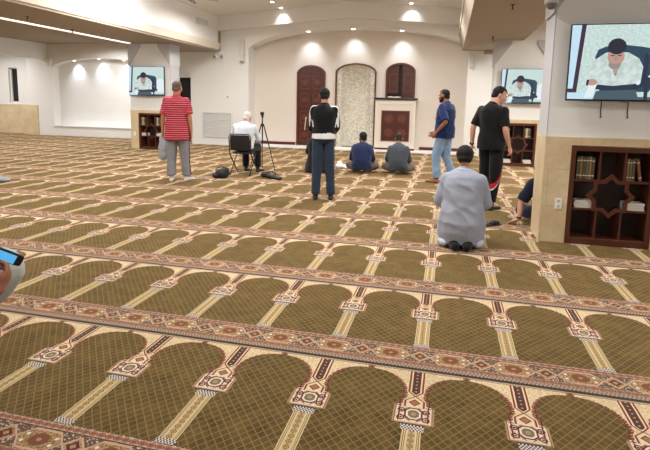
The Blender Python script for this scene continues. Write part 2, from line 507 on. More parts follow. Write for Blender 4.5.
# window bay at the far left
bm = B()
bx(bm, -20.0, -17.42, 16.9, 17.3, 0, 3.6); bx(bm, -16.98, -15.6, 16.9, 17.3, 0, 3.6)
bx(bm, -17.42, -16.98, 16.9, 17.3, 0, 1.24); bx(bm, -17.42, -16.98, 16.9, 17.3, 2.63, 3.6)
bx(bm, -16.1, -15.7, 16.5, 16.95, 0, 3.6)
struct('wall_window', bm, M['wall'])
bm = B(); bx(bm, -17.42, -16.98, 17.06, 17.09, 1.24, 2.63); w = struct('window_1', bm, M['glass'])
bm = B()
for a, b, c, d in ((-17.42, -17.38, 1.24, 2.63), (-17.02, -16.98, 1.24, 2.63), (-17.42, -16.98, 1.24, 1.28), (-17.42, -16.98, 2.59, 2.63)): bx(bm, a, b, 17.0, 17.06, c, d)
obj('window_frame', bm, M['white'], w)
bm = B(); bx(bm, -20.0, -16.36, 16.84, 16.9, 0, 1.17); bx(bm, -16.36, -15.68, 16.46, 16.9, 0, 1.17)
struct('trim_4', bm, M['stone'])

# ceilings
bm = B()
prism(bm, [(-7.4, 4.14), (-3.12, 4.50), (0.34, 4.20), (0.34, 4.4), (-3.12, 4.7), (-7.4, 4.34)], 'y', -4.2, FY)
struct('ceiling', bm, M['ceil'])
bm = B(); bx(bm, -20.2, -8.9, -4.2, 17.3, 3.5, 3.6); bx(bm, 1.6, 6.2, -4.2, FY+.1, 3.75, 3.85)
struct('ceiling_side', bm, M['taupe'])
# bulkheads above the pillar rows
bm = B(); bx(bm, -9.78, -7.35, -4.1, FY, 3.06, 4.3)
b1 = struct('trim_5', bm, M['taupe'])
bm = B(); bx(bm, -7.352, -7.34, -4.1, FY-0.22, 3.32, 4.16); struct('trim_6', bm, M['wall'])
bm = B(); prism(bm, [(-7.35, 3.10), (-7.31, 3.11), (-7.24, 3.30), (-7.35, 3.32)], 'y', -4.1, FY+0.02 - 0.24); struct('trim_7', bm, M['trim'])
bm = B(); bx(bm, 0.29, 1.66, -4.1, FY, 3.05, 4.3); struct('trim_8', bm, M['taupe'])
bm = B(); prism(bm, [(0.29, 3.05), (0.17, 3.46), (0.17, 3.52), (0.29, 3.52)], 'y', -4.1, FY-0.23); struct('trim_9', bm, M['taupe'])
bm = B(); prism(bm, [(0.17, 3.44), (0.155, 3.44), (0.155, 3.54), (0.29, 3.54), (0.29, 3.52), (0.17, 3.52)], 'y', -4.1, FY-0.23); struct('trim_10', bm, M['trim'])
bm = B(); bx(bm, 0.278, 0.29, -4.1, FY-0.22, 3.54, 4.22); struct('trim_11', bm, M['wall'])
# recessed strip light in the left bulkhead
bm = B(); bx(bm, -9.06, -8.95, -3.9, 12.9, 3.04, 3.062)
strip = obj('strip_light', bm, M['led']); tag(strip, 'long thin white strip light set in the brown soffit at upper left', 'light')
# beam along the window bay
bm = B(); bx(bm, -15.5, -15.1, -4.1, NY, 2.93, 3.52); struct('trim_12', bm, M['wall'])
# box at the top of the right pilaster
bm = B(); bx(bm, 0.9, 1.3, FY-0.25, FY, 2.95, 3.06); struct('trim_13', bm, M['taupe'])

# pillars
def pillar(px, py, n):
    bm = B()
    x0, x1, y0, y1 = px, px+PWID, py, py+PDEP
    s0, s1 = px+0.262, px+1.086          # bookcase niche
    # stone part, thicker than the paint
    for a, b in ((x0, s0), (s1, x1)): bx(bm, a, b, y0, y1, 0, 1.15, 1)
    bx(bm, s0, s1, y0+0.32, y1, 0, 1.15, 1)
    bx(bm, s0, s1, y0, y0+0.33, 1.065, 1.15, 1)
    # painted shaft
    bx(bm, x0+0.015, x1-0.015, y0+0.02, y1-0.02, 1.15, 3.76, 0)
    o = struct('wall_pillar_%d' % n, bm, [M['wall'], M['stone']])
    bm = B(); bx(bm, x0+0.005, x0+0.016, y0+0.02, y1-0.02, 1.15, 3.05); bx(bm, x1-0.016, x1-0.005, y0+0.02, y1-0.02, 1.15, 3.05)  # thin side strips carry the shade of the side faces as grey
    # corbels
    for s, e in ((1, x0), (-1, x1)):
        prism(bm, [(e-0.012*s, 2.43), (e-0.012*s, 3.05), (e+0.38*s, 3.05), (e+0.38*s, 2.97)], 'y', y0-0.03, y1)
    struct('trim_%d' % (13+n), bm, M['grey'])
pillar(PR, Y1, 1); pillar(PR, Y2, 2); pillar(PL, Y2, 3)
# ------------------------------------------------------------------ bookcases with books
def star_pts(cx, cz, R, n=8, ratio=0.765, rot=PI/2):
    out = []
    for i in range(2*n):
        r = R if i % 2 == 0 else R*ratio
        a = rot + PI*i/n; out.append((cx + r*math.cos(a), cz + r*math.sin(a)))
    return out
BW, BH, BD = 0.822, 1.06, 0.30
def make_bookcase(label, loc):
    t = thing('bookcase', label, 'bookcase', loc, 0, 'built in bookcases of the pillars')
    bm = B(); f = 0.05
    bx(bm, 0, f, 0, BD, 0, BH); bx(bm, BW-f, BW, 0, BD, 0, BH); bx(bm, f, BW-f, 0, BD, BH-0.055, BH); bx(bm, f, BW-f, 0, BD, 0, 0.075)
    obj('frame', bm, M['woodd'], t, bevel=0.004)
    bm = B(); bx(bm, f, BW-f, BD-0.015, BD, 0.075, BH-0.055); obj('back_panel', bm, M['woodin'], t)
    iw = BW-2*f
    for k in (1, 2):
        x = f + iw*k/3; h3 = (BH-0.13)/3
        for z0_, z1_ in ((0.076, 0.075+h3), (0.075+2*h3, BH-0.056)):
            bm = B(); bx(bm, x-0.010, x+0.010, 0.012, BD-0.016, z0_, z1_); obj('divider', bm, M['woodd'], t)
        z = 0.075 + (BH-0.13)*k/3
        for j in (0, 2):
            bm = B(); bx(bm, f+iw*j/3+0.0105*(j > 0), f+iw*(j+1)/3-0.0105*(j < 2), 0.02, BD-0.016, z-0.011, z+0.011); obj('shelf', bm, M['woodd'], t)
    # eight pointed star lattice
    bm = B(); cx, cz = BW/2, 0.075+(BH-0.13)/2
    o_ = star_pts(cx, cz, 0.238); i_ = star_pts(cx, cz, 0.184)
    n = 16; y0, y1 = -0.004, 0.018
    A = [bm.verts.new((p[0], y0, p[1])) for p in o_]; A2 = [bm.verts.new((p[0], y0, p[1])) for p in i_]
    C_ = [bm.verts.new((p[0], y1, p[1])) for p in o_]; C2 = [bm.verts.new((p[0], y1, p[1])) for p in i_]
    for i in range(n):
        j = (i+1) % n
        bm.faces.new((A[i], A[j], A2[j], A2[i])); bm.faces.new((C_[j], C_[i], C2[i], C2[j]))
        bm.faces.new((A[j], A[i], C_[i], C_[j])); bm.faces.new((A2[i], A2[j], C2[j], C2[i]))
    bmesh.ops.recalc_face_normals(bm, faces=bm.faces)
    obj('star_lattice', bm, M['woodd'], t)
    return t
BC = [(PR+0.262, Y1-0.004), (PR+0.262, Y2-0.004), (PL+0.262, Y2-0.004)]
bcl = ['dark wooden bookcase with a star lattice in the nearest pillar on the right',
       'dark wooden star bookcase in the far right pillar behind the man in black',
       'dark wooden star bookcase in the far left pillar beside the man in a striped shirt']
for (x, y), l in zip(BC, bcl): make_bookcase(l, (x, y, 0))

PAGE = simple('page_edges', rgb(226, 220, 204), 0.8)
def bookmat(n, c): return simple('cover_' + n, c, 0.5)
CV = [bookmat('olive', rgb(86, 76, 50)), bookmat('gold', rgb(132, 108, 66)), bookmat('brown', rgb(118, 74, 44)), bookmat('sage', rgb(104, 100, 78)), bookmat('ivory', rgb(222, 218, 206)), bookmat('cream', rgb(206, 196, 160))]
def book_bm(w, h, d):
    """upright book: spine facing -y; w thick, h tall, d deep"""
    bm = B()
    bx(bm, -w/2, w/2, 0, 0.004, 0, h, 0)
    bx(bm, -w/2, -w/2+0.003, 0.004, d, 0, h, 0); bx(bm, w/2-0.003, w/2, 0.004, d, 0, h, 0)
    bx(bm, -w/2+0.003, w/2-0.003, 0.004, d-0.004, 0.004, h-0.004, 1)
    for z in (0.15, 0.82): bx(bm, -w/2-0.0005, w/2+0.0005, -0.0008, 0.004, h*z, h*z+0.008, 1)
    return bm
cellz = [0.075, 0.075+(BH-0.13)/3, 0.075+2*(BH-0.13)/3]
WOODTH = 0.0112
def cellx(k): return 0.05 + (BW-0.1)*k/3 + 0.011
BKID = 0
def upright(case, cell, row, items, lbls, grp):
    global BKID
    x, y = BC[case]; cx = x + cellx(cell) + 0.012
    z = cellz[row] + (WOODTH if row else 0)
    first = None; pos = cx
    for (w, h, ci, lean), l in zip(items, lbls):
        o = obj('book', book_bm(w, h, 0.17), [CV[ci], PAGE])
        sw = h*math.sin(abs(lean))
        o.location = (pos + w/2 + sw, y+0.035, z + (w/2)*abs(math.sin(lean)))
        if lean: o.rotation_euler = (0, -abs(lean), 0)
        pos += w*1.04 + 0.004 + (0.008 if lean else 0)
        tag(o, l, 'book', grp)
def flatstack(case, cell, row, n, lbls, grp, w=0.19, h=0.024):
    x, y = BC[case]; z = cellz[row] + (WOODTH if row else 0)
    cx = x + cellx(cell) + 0.112
    for k in range(n):
        bm = B()
        bx(bm, -w/2, w/2, 0, 0.15, 0, 0.003, 0); bx(bm, -w/2, w/2, 0, 0.15, h-0.003, h, 0)
        bx(bm, -w/2, w/2, 0, 0.003, 0.003, h-0.003, 0)
        bx(bm, -w/2+0.004, w/2-0.004, 0.003, 0.146, 0.003, h-0.003, 1)
        o = obj('book', bm, [CV[4], PAGE]); o.location = (cx + (0.004, -0.004, 0.003)[k % 3], y+0.03, z + k*(h+0.0035)); o.rotation_euler = (0, 0, (0.02, -0.025, 0.01)[k % 3])
        tag(o, lbls[k], 'book', grp)
po = ['leftmost upright book', 'second upright book from the left', 'third upright book from the left', 'fourth upright book from the left', 'fifth upright book from the left', 'rightmost upright book']
its = [(0.026, 0.235, 0, 0), (0.024, 0.24, 1, 0), (0.026, 0.238, 0, 0), (0.022, 0.236, 3, 0), (0.026, 0.24, 1, 0), (0.024, 0.232, 0, 0)]
upright(0, 0, 2, its, [p + ' in the top left cell of the nearest bookcase' for p in po], 'upright books in the top left cell of the near bookcase')
its2 = [(0.022, 0.235, 1, 0), (0.02, 0.23, 3, 0), (0.024, 0.238, 0, 0), (0.026, 0.235, 2, 0.18)]
upright(0, 2, 2, its2, ['golden book standing leftmost in the top right cell of the nearest bookcase', 'thin sage book second in the top right cell of the nearest bookcase', 'olive book third in the top right cell of the nearest bookcase', 'brown book leaning against the others in the nearest bookcase'], 'upright books in the top right cell of the near bookcase')
nm = ['lowest', 'middle', 'topmost']
flatstack(0, 0, 1, 3, [n + ' white book lying in the left stack of the nearest bookcase' for n in nm], 'left stack of white books in the near bookcase')
flatstack(0, 2, 1, 3, [n + ' white book lying in the right stack of the nearest bookcase' for n in nm], 'right stack of white books in the near bookcase')
for cs, nmc in ((1, 'far right bookcase'), (2, 'far left bookcase')):
    for cell, side in ((0, 'left'), (2, 'right')):
        L = [a + ' pale upright book at top %s of the %s' % (side, nmc) for a in ('leftmost', 'second', 'third', 'fourth')]
        upright(cs, cell, 2, [(0.03, 0.235, 3, 0), (0.03, 0.24, 5, 0), (0.03, 0.238, 3, 0), (0.028, 0.236, 0, 0)], L, 'upright books at top %s of the %s' % (side, nmc))
    for cell, side in ((0, 'left'), (2, 'right')):
        row = 0 if cs == 1 else 1
        L = [a + ' white book in the %s stack of the %s' % (side, nmc) for a in ('lower', 'upper')]
        flatstack(cs, cell, row, 2, L, '%s stack of white books in the %s' % (side, nmc), 0.19, 0.04)

# ------------------------------------------------------------------ televisions
def emat(name, c, s=1.0):
    m, nt, b = newmat('screen_' + name); b.inputs['Base Color'].default_value = (0.01, 0.01, 0.01, 1); b.inputs['Roughness'].default_value = 0.25
    b.inputs['Emission Color'].default_value = c; b.inputs['Emission Strength'].default_value = s
    return m
def emat_tex(name, c1, c2, sc):
    m = emat(name, c1); nt = m.node_tree; X.nt = nt; b = nt.nodes['Principled BSDF']
    tc = nt.nodes.new('ShaderNodeTexCoord'); n = nz(tc.outputs['Object'], sc, 3)
    nt.links.new(cmix(fmin(fmax((n-0.42)*6.0, 0.0), 1.0), c1, c2), b.inputs['Emission Color'])
    return m
SCR = [emat_tex('wall', rgb(206, 226, 222), rgb(190, 212, 208), 40), emat('light', rgb(196, 226, 244)), emat('frame', rgb(66, 48, 66)), emat('chair', rgb(48, 72, 92)),
       emat('skin', rgb(190, 150, 138)), emat('hair', rgb(44, 44, 58)), emat_tex('robe', rgb(212, 226, 222), rgb(190, 206, 202), 14), emat('beard', rgb(150, 140, 140)),
       emat('book', rgb(42, 54, 74)), emat('page', rgb(228, 238, 240)), emat('lap', rgb(74, 92, 104)), emat('cyan', rgb(120, 214, 232)), emat('shadow', rgb(120, 150, 150))]
def ov(cx, cy, rx, ry, n=22, a0=0, a1=2*PI): return [(cx + rx*math.cos(a0+(a1-a0)*i/n), cy + ry*math.sin(a0+(a1-a0)*i/n)) for i in range(n if a1-a0 > 6 else n+1)]
PIC = [ (1, [(122,70),(165,70),(148,366),(100,366),(122,366)]),
        (2, [(160,70),(178,70),(158,378),(100,378),(100,360),(142,360)]),
        (10, [(122,395),(554,395),(554,408),(122,408)]),
        (1, [(122,378),(300,378),(300,408),(122,408)]),
        (3, [(222,215),(232,182),(262,168),(340,162),(400,170),(446,180),(464,200),(462,330),(440,372),(250,372)]),
        (0, [(300,70),(300,70.5),(301,70)]),
        (9, [(470,230),(500,205),(540,215),(554,240),(554,372),(468,372)]),
        (6, [(196,340),(206,270),(222,228),(262,196),(300,190),(352,196),(392,222),(412,262),(420,300),(392,345),(300,350),(230,348)]),
        (12, [(276,222),(300,232),(312,296),(304,300)]), (12, [(330,214),(322,250),(308,300),(302,296)]),
        (4, [(280,200),(328,200),(322,262),(306,292),(288,262)]),
        (4, ov(303,212,33,44)), (5, ov(304,168,36,36)), (5, [(270,165),(338,165),(336,196),(328,188),(280,188),(272,196)]),
        (7, ov(300,250,24,20)), (4, ov(301,237,19,9)), (12, [(290,247),(313,247),(311,251),(292,251)]),
        (5, [(282,207),(297,207),(297,211),(282,211)]), (5, [(309,207),(324,207),(324,211),(309,211)]), (7, [(300,212),(306,212),(309,230),(297,230)]),
        (10, [(236,370),(390,362),(404,408),(226,408)]),
        (8, [(214,338),(300,346),(384,336),(446,292),(446,318),(392,362),(300,366),(232,362)]),
        (9, [(208,336),(238,340),(222,398),(190,402)]),
        (9, [(384,332),(440,296),(444,304),(396,342)]),
        (4, ov(216,330,22,15)), (5, [(196,318),(206,320),(202,346),(194,344)]),
        (8, [(414,198),(430,210),(428,300),(474,336),(474,356),(436,352),(436,408),(422,408),(420,352),(404,350)]) ]
def make_tv(label, loc, w, h, rz):
    t = thing('television', label, 'television', loc, rz, 'wall televisions')
    bm = B(); bx(bm, -w/2, w/2, 0.0, 0.045, -h/2, h/2); obj('casing', bm, M['black'], t, bevel=0.004)
    bm = B(); fr = 0.010
    ww, hh = w-2*fr, h-2*fr-0.008
    def P(u, v, k): return (-w/2+fr+u*ww, -0.001-0.00025*k, h/2-fr-v*hh)
    fs = []
    f = bm.faces.new([bm.verts.new(P(u, v, 0)) for u, v in ((0,0),(0,1),(1,1),(1,0))]); f.material_index = 0
    for k, (mi, pl) in enumerate(PIC):
        q = [(min(1, max(0, (a-122)/432)), min(1, max(0, (b-70)/338))) for a, b in pl]
        try: f = bm.faces.new([bm.verts.new(P(u, v, k+1)) for u, v in q]); f.material_index = mi
        except ValueError: pass
    bm.normal_update()
    for f in bm.faces:
        if f.normal.y > 0: f.normal_flip()
    obj('screen', bm, SCR, t)
    bm = B(); bx(bm, -w*0.30, w*0.30, 0.045, 0.075, -h*0.30, h*0.30); bx(bm, -0.06, 0.06, 0.075, 0.118, -0.15, 0.15); obj('wall_bracket', bm, M['metal'], t)
    bm = B(); bx(bm, 0.0, 0.07, 0.004, 0.03, -h/2-0.012, -h/2); obj('logo_plate', bm, M['chrome'], t)
    return t
make_tv('large television on the nearest pillar at the right edge showing a bearded man reading', (1.672, Y1-0.115, 1.912), 1.02, 0.765, -0.03)
make_tv('television on the far right pillar above the head of the man in black', (1.72, Y2-0.10, 1.955), 1.04, 0.83, 0)
make_tv('television on the far left pillar beside the man in the striped shirt', (-8.55, Y2-0.10, 1.985), 1.16, 0.83, 0.0)
for i, xx in enumerate((1.53, 1.78)):
    bm = B(); tube(bm, [(xx, Y1+0.012, 1.56), (xx, Y1+0.01, 1.42), (xx+0.004, Y1+0.006, 1.38)], 0.005, 8); ell(bm, (xx+0.004, Y1+0.006, 1.37), 0.008, 0.008, 0.012, seg=8)
    o = obj('cable', bm, M['metal'], smooth=True); tag(o, ['left', 'right'][i] + ' of the two cables dangling under the large television', 'cable', 'cables under the television')

# ------------------------------------------------------------------ fittings on walls
bm = B(); bx(bm, -0.035, 0.035, -0.008, 0, -0.058, 0.058); sw = obj('power_outlet', bm, M['white'], bevel=0.003); sw.location = (1.195, Y1-0.001, 0.43)
tag(sw, 'white power outlet plate on the beige marble of the nearest pillar', 'outlet')
for z in (-0.028, 0.028):
    bm = B(); bx(bm, -0.013, 0.013, -0.010, -0.008, z-0.013, z+0.013); bx(bm, -0.007, -0.004, -0.0108, -0.010, z-0.005, z+0.007, 1); bx(bm, 0.004, 0.007, -0.0108, -0.010, z-0.005, z+0.007, 1)
    obj('socket', bm, [M['vent'], M['black']], sw)
bm = B(); bx(bm, -0.035, 0.035, -0.008, 0, -0.058, 0.058); sw = obj('power_outlet', bm, M['white'], bevel=0.003); sw.location = (-9.05, Y2-0.001, 0.45)
tag(sw, 'small white outlet plate on the far left pillar marble', 'outlet')
for z in (-0.028, 0.028):
    bm = B(); bx(bm, -0.013, 0.013, -0.010, -0.008, z-0.013, z+0.013); obj('socket', bm, [M['vent']], sw)

# vent grille
t = thing('vent_grille', 'large white louvred vent grille low on the wall behind the seated old man', 'vent', (-7.50, FY, 0.66))
vw, vh = 0.52, 0.42
bm = B()
bx(bm, -vw, vw, -0.02, 0, vh-0.035, vh); bx(bm, -vw, vw, -0.02, 0, -vh, -vh+0.035); bx(bm, -vw, -vw+0.035, -0.02, 0, -vh+0.035, vh-0.035); bx(bm, vw-0.035, vw, -0.02, 0, -vh+0.035, vh-0.035)
obj('frame', bm, M['vent'], t)
bm = B()
n = 17
for i in range(n):
    z = -vh+0.05 + (2*vh-0.1)*i/(n-1)
    prism(bm, [(-0.016, z-0.012), (-0.013, z-0.014), (-0.002, z+0.010), (-0.005, z+0.012)], 'x', -vw+0.035, vw-0.035)
bx(bm, -0.006, 0.006, -0.017, -0.001, -vh+0.035, vh-0.035)
obj('louvres', bm, M['vent'], t)
# small grille in the bulkhead
t = thing('vent_grille', 'small white air grille high on the bulkhead wall near the ceiling fan', 'vent', (-7.33, 14.1, 3.80))
bm = B(); bx(bm, -0.01, 0.012, -0.42, 0.42, 0.09, 0.115); bx(bm, -0.01, 0.012, -0.42, 0.42, -0.115, -0.09); bx(bm, -0.01, 0.012, -0.42, -0.395, -0.09, 0.09); bx(bm, -0.01, 0.012, 0.395, 0.42, -0.09, 0.09); obj('frame', bm, M['white'], t)
bm = B()
for i in range(6): bx(bm, -0.006, 0.004, -0.395, 0.395, -0.075+0.03*i, -0.067+0.03*i)
obj('louvres', bm, M['vent'], t)
# thermostat
t = thing('thermostat', 'small white thermostat on the wall above the vent grille', 'thermostat', (-7.13, FY, 1.60))
bm = B(); bx(bm, -0.075, 0.075, -0.025, 0, -0.05, 0.05); obj('housing', bm, M['white'], t, bevel=0.006)
bm = B(); bx(bm, 0.0, 0.045, -0.027, -0.025, -0.02, 0.02); obj('display', bm, M['metal'], t)
# column speaker
t = thing('column_speaker', 'tall narrow white speaker column beside the alcove arch', 'speaker', (-6.56, FY-0.03, 3.10))
bm = B(); bx(bm, -0.065, 0.065, -0.13, 0, -0.36, 0.36); obj('housing', bm, M['trim'], t, bevel=0.015)
bm = B(); bx(bm, -0.05, 0.05, -0.138, -0.13, -0.33, 0.33); obj('speaker_grille', bm, M['vent'], t)
bm = B(); bx(bm, -0.03, 0.03, 0, 0.03, -0.2, 0.2); obj('wall_bracket', bm, M['metal'], t)
t = thing('column_speaker', 'short narrow white speaker column high on the right pilaster', 'speaker', (0.56, FY-0.03, 2.75))
bm = B(); bx(bm, -0.05, 0.05, -0.12, 0, -0.2, 0.2); obj('housing', bm, M['trim'], t, bevel=0.015)
bm = B(); bx(bm, -0.04, 0.04, -0.127, -0.12, -0.18, 0.18); obj('speaker_grille', bm, M['vent'], t)
bm = B(); bx(bm, -0.03, 0.03, 0, 0.03, -0.1, 0.1); obj('wall_bracket', bm, M['metal'], t)
# emergency light with two heads
t = thing('emergency_light', 'white twin head emergency light on the wall below the bulkhead end', 'light', (-7.38, FY, 2.98))
bm = B(); bx(bm, -0.15, 0.15, -0.07, 0, -0.02, 0.10); obj('housing', bm, M['white'], t, bevel=0.01)
for s in (-1, 1):
    bm = B(); tube(bm, [(0.10*s, -0.05, -0.02), (0.10*s, -0.09, -0.06)], 0.015, 8); tube(bm, [(0.10*s, -0.06, -0.07), (0.12*s, -0.15, -0.09)], [0.045, 0.062], 16)
    h = obj('lamp_head', bm, M['white'], t, smooth=False)
    bm = B(); ell(bm, (0.121*s, -0.152, -0.0905), 0.055, 0.012, 0.055, seg=14); obj('lens', bm, M['chrome'], h, smooth=True)
# dome camera on the near pillar
t = thing('dome_camera', 'round white dome camera at the upper corner of the nearest pillar', 'camera', (0.965, Y1-0.05, 2.50))
bm = B(); tube(bm, [(0.045, 0.08, 0.10), (0.0, 0.0, 0.10)], 0.014, 10); bx(bm, 0.035, 0.055, 0.04, 0.12, 0.04, 0.16); obj('wall_bracket', bm, M['vent'], t)
bm = B(); tube(bm, [(0, 0, 0.11), (0, 0, 0.085), (0, 0, 0.05), (0, 0, 0.01)], [0.02, 0.055, 0.068, 0.07], 24); obj('housing', bm, M['vent'], t, smooth=True)
bm = B(); ell(bm, (0, 0, 0.01), 0.056, 0.056, 0.06, seg=24); obj('dome', bm, simple('smoked_dome', rgb(120, 116, 112), 0.12), t, smooth=True)
# sprinkler heads
def sprinkler(x, y, z, lbl):
    bm = B(); tube(bm, [(0,0,0),(0,0,-0.012)], [0.04, 0.03], 14); tube(bm, [(0,0,-0.012),(0,0,-0.075)], [0.012, 0.010], 8); tube(bm, [(0,0,-0.075),(0,0,-0.08)], [0.024, 0.024], 12)
    o = obj('sprinkler_head', bm, M['metal']); o.location = (x, y, z); tag(o, lbl, 'sprinkler', 'sprinklers in the soffits')
sprinkler(0.89, 8.59, 3.05, 'nearer sprinkler head under the right hand soffit')
sprinkler(0.90, 12.4, 3.05, 'farther sprinkler head under the right hand soffit')
sprinkler(-8.31, 8.6, 3.06, 'sprinkler head under the left hand soffit nearest the corner of the photo')
sprinkler(-8.7, 10.3, 3.06, 'sprinkler head under the left hand soffit nearer the far pillar')

# ------------------------------------------------------------------ lamps
def downlight(x, y, z, lbl, grp, r=0.055):
    t = thing('recessed_spotlight', lbl, 'light', (x, y, z), 0, grp)
    bm = B(); tube(bm, [(0,0,0.0), (0,0,-0.012)], [r*1.35, r*1.2], 20); obj('trim_ring', bm, M['white'], t, smooth=False)
    bm = B(); tube(bm, [(0,0,-0.012), (0,0,-0.02)], [r, r*0.9], 20); obj('lamp_lens', bm, M['lamp'], t)
def spot(x, y, z, tx, ty, tz, power, ang=1.3, blend=0.8, size=0.05, col=(1, 0.97, 0.93)):
    l = bpy.data.lights.new('spot', 'SPOT'); l.energy = power; l.spot_size = ang; l.spot_blend = blend; l.shadow_soft_size = size; l.color = col
    o = bpy.data.objects.new('spot_lamp', l); COL.objects.link(o); o.location = (x, y, z)
    o.rotation_euler = (V((tx, ty, tz)) - V((x, y, z))).to_track_quat('-Z', 'Y').to_euler()
def area(x, y, z, sx, sy, power, col=(1, 0.96, 0.90), rx=0.0, ry=0.0, spread=165):
    l = bpy.data.lights.new('area_panel', 'AREA'); l.shape = 'RECTANGLE'; l.size = sx; l.size_y = sy; l.energy = power; l.color = col; l.spread = math.radians(spread)
    o = bpy.data.objects.new('area_lamp', l); COL.objects.link(o); o.location = (x, y, z); o.rotation_euler = (rx, ry, 0)
COOL = (0.84, 0.91, 1.0)
for x, l in ((-4.41, 'left'), (-2.98, 'middle'), (-1.49, 'right')):
    z = archz(x)-0.004
    downlight(x, FY+0.13, z, l + ' recessed spotlight under the arch of the alcove', 'spotlights under the alcove arch')
    spot(x, FY+0.13, z-0.04, x, BY, z-1.0, 48, 1.5, 1.0, 0.03, COOL)
for x, l in ((-14.0, 'left'), (-12.90, 'middle'), (-11.83, 'right')):
    z = nich(x)-0.004
    downlight(x, NY+0.10, z, l + ' spotlight over the white wall niche at left', 'spotlights over the left niche', 0.045)
    spot(x, NY+0.10, z-0.04, x, NY+0.34, z-0.55, 38, 1.5, 1.0, 0.03, COOL)
# ------------------------------------------------------------------ doors, mihrab, pulpit in the alcove
def archf(x0, x1, zs, zt):
    c, w = (x0+x1)/2, (x1-x0)/2
    return lambda x: zs + (zt-zs)*math.sqrt(max(0.0, 1-((x-c)/w)**2*0.93)) - (zt-zs)*0.2*0
def arch_poly(x0, x1, z0, f, n=20):
    return [(x0, z0)] + [(x0+(x1-x0)*i/n, f(x0+(x1-x0)*i/n)) for i in range(n+1)] + [(x1, z0)]
def arch_frame(bm, x0, x1, z0, zs, zt, w, y0, y1, n=20):
    f = archf(x0, x1, zs, zt); g = archf(x0+w, x1-w, zs, zt-w)
    O = [(x0, z0)] + [(x0+(x1-x0)*i/n, f(x0+(x1-x0)*i/n)) for i in range(n+1)] + [(x1, z0)]
    I = [(x0+w, z0)] + [(x0+w+(x1-x0-2*w)*i/n, g(x0+w+(x1-x0-2*w)*i/n)) for i in range(n+1)] + [(x1-w, z0)]
    vs = []
    for y in (y0, y1): vs.append(([bm.verts.new((p[0], y, p[1])) for p in O], [bm.verts.new((p[0], y, p[1])) for p in I]))
    (a, b), (c, d) = vs; fs = []
    for i in range(len(O)-1):
        j = i+1
        fs += [bm.faces.new((a[i], a[j], b[j], b[i])), bm.faces.new((c[j], c[i], d[i], d[j])), bm.faces.new((a[j], a[i], c[i], c[j])), bm.faces.new((b[i], b[j], d[j], d[i]))]
    for k in (0, len(O)-1): fs.append(bm.faces.new((a[k], b[k], d[k], c[k])))
    bmesh.ops.recalc_face_normals(bm, faces=fs)
FRM = wood_material('frame_wood', rgb(112, 62, 46), rgb(84, 42, 32))
# door
dx0, dx1, dz0, dzs, dzt = -4.90, -3.94, 0.056, 2.36, 2.68
bm = B(); arch_frame(bm, dx0, dx1, dz0, dzs, dzt, 0.05, BY-0.05, BY+0.01); d = struct('door_2', bm, FRM)
for s, (a, b) in enumerate(((dx0+0.052, -4.423), (-4.417, dx1-0.052))):
    f = archf(dx0+0.05, dx1-0.05, dzs, dzt-0.05)
    bm = B(); n = 10
    prism(bm, [(a, dz0)] + [(a+(b-a)*i/n, f(a+(b-a)*i/n)) for i in range(n+1)] + [(b, dz0)], 'y', BY-0.02, BY+0.005)
    lf = obj('door_leaf', bm, M['wood'], d)
    for r in range(4):
        bm = B(); z0 = dz0+0.14+r*0.57; z1 = z0+0.44
        xa, xb = a+0.06, b-0.06
        bx(bm, xa, xb, BY-0.032, BY-0.021, z0, z0+0.03); bx(bm, xa, xb, BY-0.032, BY-0.021, z1-0.03, z1); bx(bm, xa, xa+0.03, BY-0.032, BY-0.021, z0+0.03, z1-0.03); bx(bm, xb-0.03, xb, BY-0.032, BY-0.021, z0+0.03, z1-0.03)
        prism(bm, star_pts((xa+xb)/2, (z0+z1)/2, 0.11, 8), 'y', BY-0.028, BY-0.021)
        obj('panel', bm, FRM, lf)
bm = B(); ell(bm, (-4.39, BY-0.06, 1.05), 0.022, 0.022, 0.022); tube(bm, [(-4.39, BY-0.05, 1.05), (-4.39, BY-0.02, 1.05)], 0.009, 8); obj('door_handle', bm, M['chrome'], d, smooth=True)
# mihrab: concave mosaic niche
mx0, mx1, mzs, mzt = -3.60, -2.28, 2.40, 2.74
bm = B(); arch_frame(bm, mx0, mx1, 0.056, mzs, mzt, 0.045, BY-0.06, BY+0.01)
mh = thing('prayer_niche', 'tall arched niche lined with pale mosaic in the middle of the front wall', 'niche', (0, 0, 0))
obj('frame', bm, FRM, mh)
f = archf(mx0+0.045, mx1-0.045, mzs, mzt-0.045)
bm = B(); n = 28; a, b = mx0+0.044, mx1-0.044; cols = []
for i in range(n+1):
    x = a+(b-a)*i/n; q = (x-(a+b)/2)/((b-a)/2)
    dep = 0.34*math.sqrt(max(0, 1-(q/0.78)**2)) if abs(q) < 0.78 else 0.0
    row = []
    for k in range(13):
        z = 0.056 + (f(x)-0.056)*k/12
        hh = 1.0
        if z > 1.95: hh = math.sqrt(max(0.0, 1-((z-1.95)/0.72)**2))
        row.append(bm.verts.new((x, BY+0.0+dep*hh*0.9, z)))
    cols.append(row)
for i in range(n):
    for k in range(12): bm.faces.new((cols[i][k], cols[i+1][k], cols[i+1][k+1], cols[i][k+1]))
bmesh.ops.recalc_face_normals(bm, faces=bm.faces)
o = obj('mosaic_lining', bm, M['mosaic'], mh, smooth=True)
